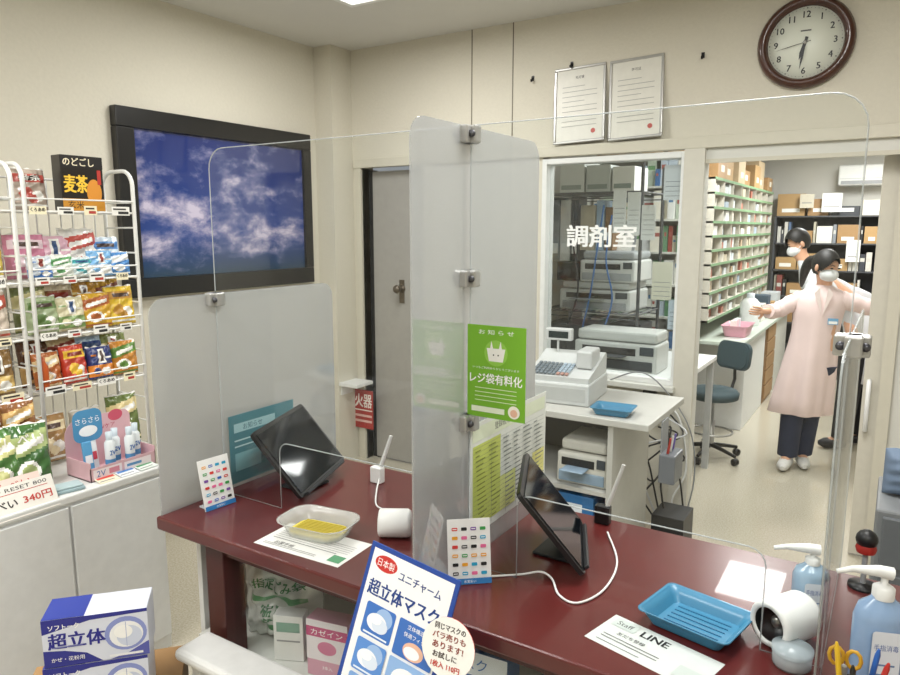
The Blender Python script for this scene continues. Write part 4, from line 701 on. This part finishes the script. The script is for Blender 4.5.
for i in range(5):
    a=i*2*pi/5; b=MB(T).tube([(0,0,.1),(.12*cos(a),.12*sin(a),.085),(.24*cos(a),.24*sin(a),.065)],[.018,.015,.012],BLACK,8); s=part(b,'base_arm',o); b=MB(T@Matrix.Translation((.24*cos(a),.24*sin(a),.027))@Matrix.Rotation(a,4,'Z')); b.lathe([(0,-.02),(.026,-.018),(.026,.018),(0,.02)],BLACK,14,ax='y'); part(b,'caster',s)
a,b_,_,_=FY(772,215,884,290,8.6)
o,zz=shelving('binder_shelving','dark shelving full of binders on the far wall of the dispensary',a,b_,8.62,8.95,0,1.78,6,M('4a4c50'))
bc=['43464c','cfcdc6','8a4a44','5a6f8f','b9b3a0','2a2a2c','8a8f96','d9d6cc','e6e4de']
for i,z in enumerate(zz[2:-1]):
    x=a+.03; k=0
    while x<b_-.12:
        k+=1
        if random.random()<.35:
            w_=random.choice((.16,.22)); hh=random.uniform(.1,.2)
            if x+w_>b_-.03: break
            cc=random.choice((('brown','b59364'),('white','e3e1da'),('brown','a9855a'))); pbox('storage_box','%s box with label on %s shelf of the dark far shelving, slot %s'%(cc[0],ORD[i],ORD[min(k-1,11)]),TR(x+w_/2,8.65,z),w_-.01,.2,hh,cc[1],[('r',.04,.03,w_-.06,.07,'f0efe8')],'boxes on the far wall shelving')
        else:
            w_=random.choice((.03,.04,.06)); c=random.choice(bc); hh=random.choice((.15,.18,.2,.23)); q=MB(TR(x,8.65+random.uniform(0,.04),z)).box(0,w_-.006,0,.2,0,hh,M(c),.003).pr([('r',.006,.1,w_-.012,.14,'c9c8c0')]); top(q,'binder','upright binder on the dark shelving at the far wall','binder','binders on the far wall shelving')
        x+=w_
for i,(x,w_,h,c) in enumerate(((a+.15,.28,.24,'b59364'),(a+.42,.2,.18,'a9855a'),(a+.68,.26,.10,'3d4046'),(a+.95,.22,.16,'e3ded0'))):
    pbox('storage_box',ORD[i]+' box from left on top of the binder shelving',TR(x,8.68,1.781),w_,.22,h,c,[('r',.05,.04,w_-.05,.08,'f2f2ee')],'boxes on top of the binder shelving')
for i,(q,c) in enumerate((((822,193,842,212),'e8e8e4'),((800,194,814,208),'c9c2b0'),((846,240,860,262),'eeeeea'))):
    x0,x1,z0,z1=FY(*q,8.6); top(MB(TR(x0,8.6,z0,4)).box(0,x1-x0,0,.003,0,z1-z0,M(c)).pr([('r',.02,.05,x1-x0-.02,.06,'888888')]),'wall_notice',('white','beige','lower white')[i]+' notice sheet on the far shelving in the dispensary','notice')
x0,x1,z0,z1=FY(838,164,887,185,8.7); T=TR(x0,8.74,z0)
o=thing('air_conditioner','white wall air conditioner high on the far dispensary wall','air conditioner',T); w_=x1-x0+.1;h=z1-z0
part(MB(T).box(0,w_,0,.26,0,h,WHITE,.02,3),'casing',o); part(MB(T).box(.03,w_-.03,-.003,.02,.015,.05,M('9a9da0')),'louver',o); part(MB(T).box(.02,w_-.02,-.002,.01,.07,.075,LGREY),'panel_seam',o)
T=TR(.01,2.42,0); o=thing('drawer_trolley','grey plastic drawer trolley beyond the right end of the counter','trolley',T); 
part(MB(T).box(0,.4,0,.35,.05,.80,M('7b7e80',.5),.008),'body',o)
for i in range(4): s=part(MB(T).box(.02,.38,-.012,.01,.08+i*.18,.24+i*.18,M('64686c',.4),.004),'drawer',o); part(MB(T).box(.14,.26,-.022,-.012,.17+i*.18,.185+i*.18,M('b4b6b8')),'handle',s)
for x in (.03,.33): part(MB(T).box(x,x+.04,.03,.07,0,.05,BLACK),'caster',o)
top(pouch(TR(.14,2.6,.802,10),.24,.15,.12,M('6d7f96',.7)),'cloth_bag','blue-grey cloth bag lying on the grey trolley','bag')
p=P(865,560,y=1.85); b=MB(); b.tube([(p.x,p.y,ZC+.004),(p.x,p.y,p.z+.03)],.006,GREY,8); b.lathe([(.032,0),(.032,.008),(0,.012)],BLACK,20,(p.x,p.y,ZC)); b.ell((p.x,p.y,p.z+.052),.024,.024,.024,BLACK,16); b.lathe([(.02,p.z+.02),(.023,p.z+.03),(.02,p.z+.04)],M('a82a22'),16,(p.x,p.y,0)); top(b,'knob_stand','black knob with red ring on a thin stand behind the large pump bottle','stand')
# ---------- people ----------
def skin(name,parent,T,V,E,m,root,label=None):
    names=list(V); me=bpy.data.meshes.new(name); im=TT[parent].inverted()@T
    me.from_pydata([im@Vector(V[k][0]) for k in names],[(names.index(a),names.index(b)) for a,b in E],[])
    o=bpy.data.objects.new(name,me); COL.objects.link(o); o.parent=parent; me.materials.append(m)
    sk=o.modifiers.new('skin','SKIN'); sk.use_smooth_shade=True; ss=o.modifiers.new('sub','SUBSURF'); ss.levels=2; ss.render_levels=2
    if not me.skin_vertices: 
        bm=bmesh.new(); bm.from_mesh(me); bm.verts.layers.skin.verify(); bm.to_mesh(me); bm.free()
    d=me.skin_vertices[0].data
    for i,k in enumerate(names):
        r=V[k][1]; d[i].radius=r if isinstance(r,tuple) else (r,r); d[i].use_root=(k==root)
    TT[o]=TT[parent]; return o
def handv(V,E,w,pre,d,side,sc=1.0):
    W=Vector(V[w][0]); d=Vector(d).normalized(); s=Vector(side).normalized(); n=d.cross(s)
    V[pre+'p']=(W+d*.045*sc,(.021,.016)); E.append((w,pre+'p'))
    for i,(o_,l) in enumerate(((-.024,.062),(-.008,.072),(.008,.067),(.024,.052))):
        a=W+d*.08*sc+s*o_*sc; V[pre+'f%da'%i]=(a,.0085); V[pre+'f%db'%i]=(a+(d*.9+n*.3)*l*.5*sc,.0075); V[pre+'f%dc'%i]=(a+(d*1.6+n*1.0)*l*.5*sc,.006)
        E+= [(pre+'p',pre+'f%da'%i),(pre+'f%da'%i,pre+'f%db'%i),(pre+'f%db'%i,pre+'f%dc'%i)]
    a=W+d*.035*sc-s*.034*sc; V[pre+'ta']=(a,.010); V[pre+'tb']=(a+(d*.8-s*.6)*.035*sc,.0085); E+=[(pre+'p',pre+'ta'),(pre+'ta',pre+'tb')]
def headparts(o,HT,pony):
    b=MB(HT).ell((0,.012,.012),.077,.093,.102,HAIR,64,keep=lambda q:(q.z>.58-.9*(q.x-.15)**2 or q.y>-.05+.35*q.z) and (q.z>-.62 or q.y>.3) and q.z>-.8)
    if pony: b.ell((0,.105,.02),.035,.03,.035,HAIR,12); b.tube(cat([(0,.10,.02),(.0,.15,-.01),(-.01,.165,-.08),(-.02,.15,-.19)],4),[.02,.028,.03,.034,.036,.036,.034,.032,.03,.026,.02,.014,.006],HAIR,12)
    part(b,'hair',o,'black hair tied back' if pony else 'short black hair')
    b=MB(HT).ell((0,-.022,-.042),.060,.076,.048,M('e4e8ea',.8),20,keep=lambda q:q.y<-.1)
    for s in (-1,1): b.tube([(s*.056,-.04,-.03),(s*.074,.0,-.006)],.0022,WHITE,5)
    part(b,'face_mask',o,'white face mask')
    for s in (-1,1):
        part(MB(HT).ell((s*.028,-.078,.010),.012,.006,.005,BLACK,10),'eye',o); part(MB(HT).tube([(s*.014,-.083,.028),(s*.03,-.082,.032),(s*.044,-.075,.027)],.0025,HAIR,6),'eyebrow',o); part(MB(HT).ell((s*.074,.0,-.006),.008,.015,.025,SKIN,10),'ear',o)
foot=P(795,468,z=0); T=TR(foot.x,foot.y,0,6)
o=thing('person','person in a pink pharmacy coat and white mask standing with both arms held out','person',T)
hc=Vector((.09,-.04,1.40))
V={'pel':((.05,0,.80),.12),'ab':((.06,0,.95),.105),'ch':((.075,0,1.12),.12),'nk':((.085,-.005,1.265),.042),'h0':((.088,-.025,1.325),(.050,.054)),'h1':(hc,(.072,.084)),'h2':(hc+Vector((0,.012,.055)),(.058,.068)),
'sl':((-.08,0,1.19),.045),'el':((-.19,-.03,1.09),.036),'wl':((-.245,-.13,1.10),.024),'sr':((.23,0,1.19),.045),'er':((.37,.03,1.13),.036),'wr':((.50,.0,1.12),.024),
'hl':((-.02,0,.76),.085),'kl':((-.04,-.02,.44),.055),'al':((-.055,.0,.09),.036),'tl':((-.08,-.12,.035),.03),'hr':((.11,0,.76),.085),'kr':((.06,.06,.44),.055),'ar':((.035,.10,.09),.036),'tr':((.055,-.02,.035),.03)}
E=[('pel','ab'),('ab','ch'),('ch','nk'),('nk','h0'),('h0','h1'),('h1','h2'),('ch','sl'),('sl','el'),('el','wl'),('ch','sr'),('sr','er'),('er','wr'),('pel','hl'),('hl','kl'),('kl','al'),('al','tl'),('pel','hr'),('hr','kr'),('kr','ar'),('ar','tr')]
E0=list(E); handv(V,E,'wl','L',(-.55,-.8,.05),(.2,0,1)); handv(V,E,'wr','R',(1,-.05,-.02),(0,0,1))
skin('body',o,T,V,E,SKIN,'pel')
PINK=M('ebd5d2',.8,scale=8,var=.06); fold=lambda z:.10*max(0,min(1,(1.12-z)/.65))
part(MB(T).loft([(-.01,.01,.40,.18,.135),(-.01,.01,.405,.185,.14),(.0,.005,.5,.178,.137),(.012,0,.6,.17,.132),(.026,0,.7,.162,.13),(.038,0,.8,.154,.126),(.047,0,.88,.147,.122),(.055,0,.97,.142,.118),(.06,0,1.04,.146,.118),(.065,0,1.1,.153,.12),(.072,0,1.17,.163,.11),(.078,0,1.215,.15,.096),(.082,0,1.245,.11,.077),(.085,-.002,1.27,.06,.06),(.085,-.002,1.28,.05,.052)],PINK,72,fold),'coat',o,'pale pink knee-length coat')
def slv(m,*pts,n=4,r0=.064,r1=.047): q=cat(pts,n); return MB(T).tube(q,[(r0+(r1-r0)*i/(len(q)-1))*(1+.07*sin(i*2.1)) for i in range(len(q))],m,14)
part(slv(PINK,(-.04,0,1.175),(-.11,-.01,1.14),(-.19,-.03,1.092),(-.238,-.115,1.098)),'sleeve',o)
part(slv(PINK,(.19,0,1.18),(.27,.01,1.165),(.37,.03,1.132),(.485,.003,1.122)),'sleeve',o)
b=MB(T); b.prism([(.085,1.08),(.03,1.23),(.06,1.268)],.008,M('f0e0dc'),y=-.124); b.prism([(.085,1.08),(.11,1.268),(.14,1.23)],.008,M('f0e0dc'),y=-.124); part(b,'lapel',o)
part(MB(T).prism(rr(.12,1.03,.18,1.07,.004),.008,M('6fa3c8'),y=-.126).pr([('r',.125,1.035,.175,1.052,'f2f2f0')],y=-.126),'name_badge',o)
NV=M('1f2740',.8)
for nm,k in enumerate((('hl','kl','al'),('hr','kr','ar'))):
    pts=[V[q][0] for q in k]; b=MB(T).tube([pts[0],(Vector(pts[0])+Vector(pts[1]))/2,pts[1],(Vector(pts[1])+Vector(pts[2]))/2,pts[2]],[.1,.088,.075,.07,.066],NV,14); part(b,'trouser_leg',o,'navy trouser leg')
    a=Vector(V[k[2]][0]); t_=Vector(V[('tl','tr')[nm]][0]); b=MB(T).tube([a+Vector((0,.04,-.045)),a+Vector((0,0,-.042)),(a+t_)/2+Vector((0,0,-.018)),t_+Vector((0,0,.005)),t_+Vector((0,-.04,.0))],[.03,.042,.042,.038,.015],M('dcdbd8',.5),12); part(b,'shoe',o,'white shoe')
headparts(o,T@Matrix.Translation(hc)@Matrix.Rotation(R(40),4,'Z')@Matrix.Rotation(R(14),4,'X'),True)
f2=P(844,446,z=0); T=TR(f2.x,f2.y,0,0)
o=thing('person','person in a white coat and black trousers bending over behind the pink coated one','person',T)
hd=T.inverted()@P(797,243,y=f2.y+.0); hx=hd.x; hz=hd.z
V={'pel':((.05,0,.92),.12),'ab':((-.03,0,1.08),.10),'ch':((hx+.16,0,hz-.31),.10),'nk':((hx+.06,0,hz-.13),.045),'h0':((hx+.018,0,hz-.075),(.050,.056)),'h1':(hd,(.072,.084)),'h2':(hd+Vector((.01,0,.055)),(.058,.068)),
'sl':((hx+.15,-.15,hz-.30),.04),'el':((hx+.13,-.22,hz-.52),.032),'wl':((hx+.22,-.26,hz-.68),.024),'sr':((hx+.22,.15,hz-.30),.04),'er':((.08,.22,1.08),.034),'wr':((-.0,.2,.90),.024),
'hl':((.03,-.09,.86),.085),'kl':((.0,-.1,.47),.06),'al':((-.02,-.1,.09),.038),'tl':((-.13,-.13,.035),.032),'hr':((.07,.09,.86),.085),'kr':((.07,.1,.47),.06),'ar':((.08,.12,.09),.038),'tr':((-.03,.09,.035),.032)}
E2=list(E0); handv(V,E2,'wl','L',(.5,0,-.8),(0,1,0)); handv(V,E2,'wr','R',(-.6,0,-.7),(0,1,0)); skin('body',o,T,V,E2,SKIN,'pel')
WC=M('dcdee2',.75,scale=8,var=.06)
part(MB(T).loft([(.12,0,.52,.14,.16),(.12,0,.525,.145,.165),(.105,0,.7,.15,.16),(.07,0,.92,.145,.155),(.01,0,1.08,.145,.155),(hx+.22,0,hz-.40,.14,.17),(hx+.17,0,hz-.30,.135,.18),(hx+.14,0,hz-.235,.11,.165),(hx+.105,0,hz-.19,.08,.11),(hx+.07,0,hz-.15,.056,.06),(hx+.062,0,hz-.13,.05,.053)],WC,60,lambda z:.06*max(0,min(1,(1.2-z)/.6))),'coat',o,'white coat')
for (a,b2,c_) in (('sl','el','wl'),('sr','er','wr')):
    q0=Vector(V[a][0]); q1=Vector(V[b2][0]); q2=Vector(V[c_][0]); part(slv(WC,q0+Vector((0,-.05*(q0.y/abs(q0.y)),.01)),(q0*.7+q1*.3),q1,q1+(q2-q1)*.92),'sleeve',o)
for k in (('hl','kl','al','tl'),('hr','kr','ar','tr')):
    part(MB(T).tube([V[k[0]][0],V[k[1]][0],V[k[2]][0]],[.11,.08,.07],M('1b1b1f',.8),14),'trouser_leg',o,'black trouser leg'); a=Vector(V[k[2]][0]); t_=Vector(V[k[3]][0]); part(MB(T).tube([a+Vector((.04,0,-.045)),a+Vector((0,0,-.04)),t_+Vector((0,0,.005)),t_+Vector((-.04,0,0))],[.03,.045,.038,.015],M('2a2a2e'),12),'shoe',o)
headparts(o,T@Matrix.Translation(hd)@Matrix.Rotation(R(-55),4,'Z')@Matrix.Rotation(R(28),4,'X'),False)
print('objs',len(bpy.data.objects))
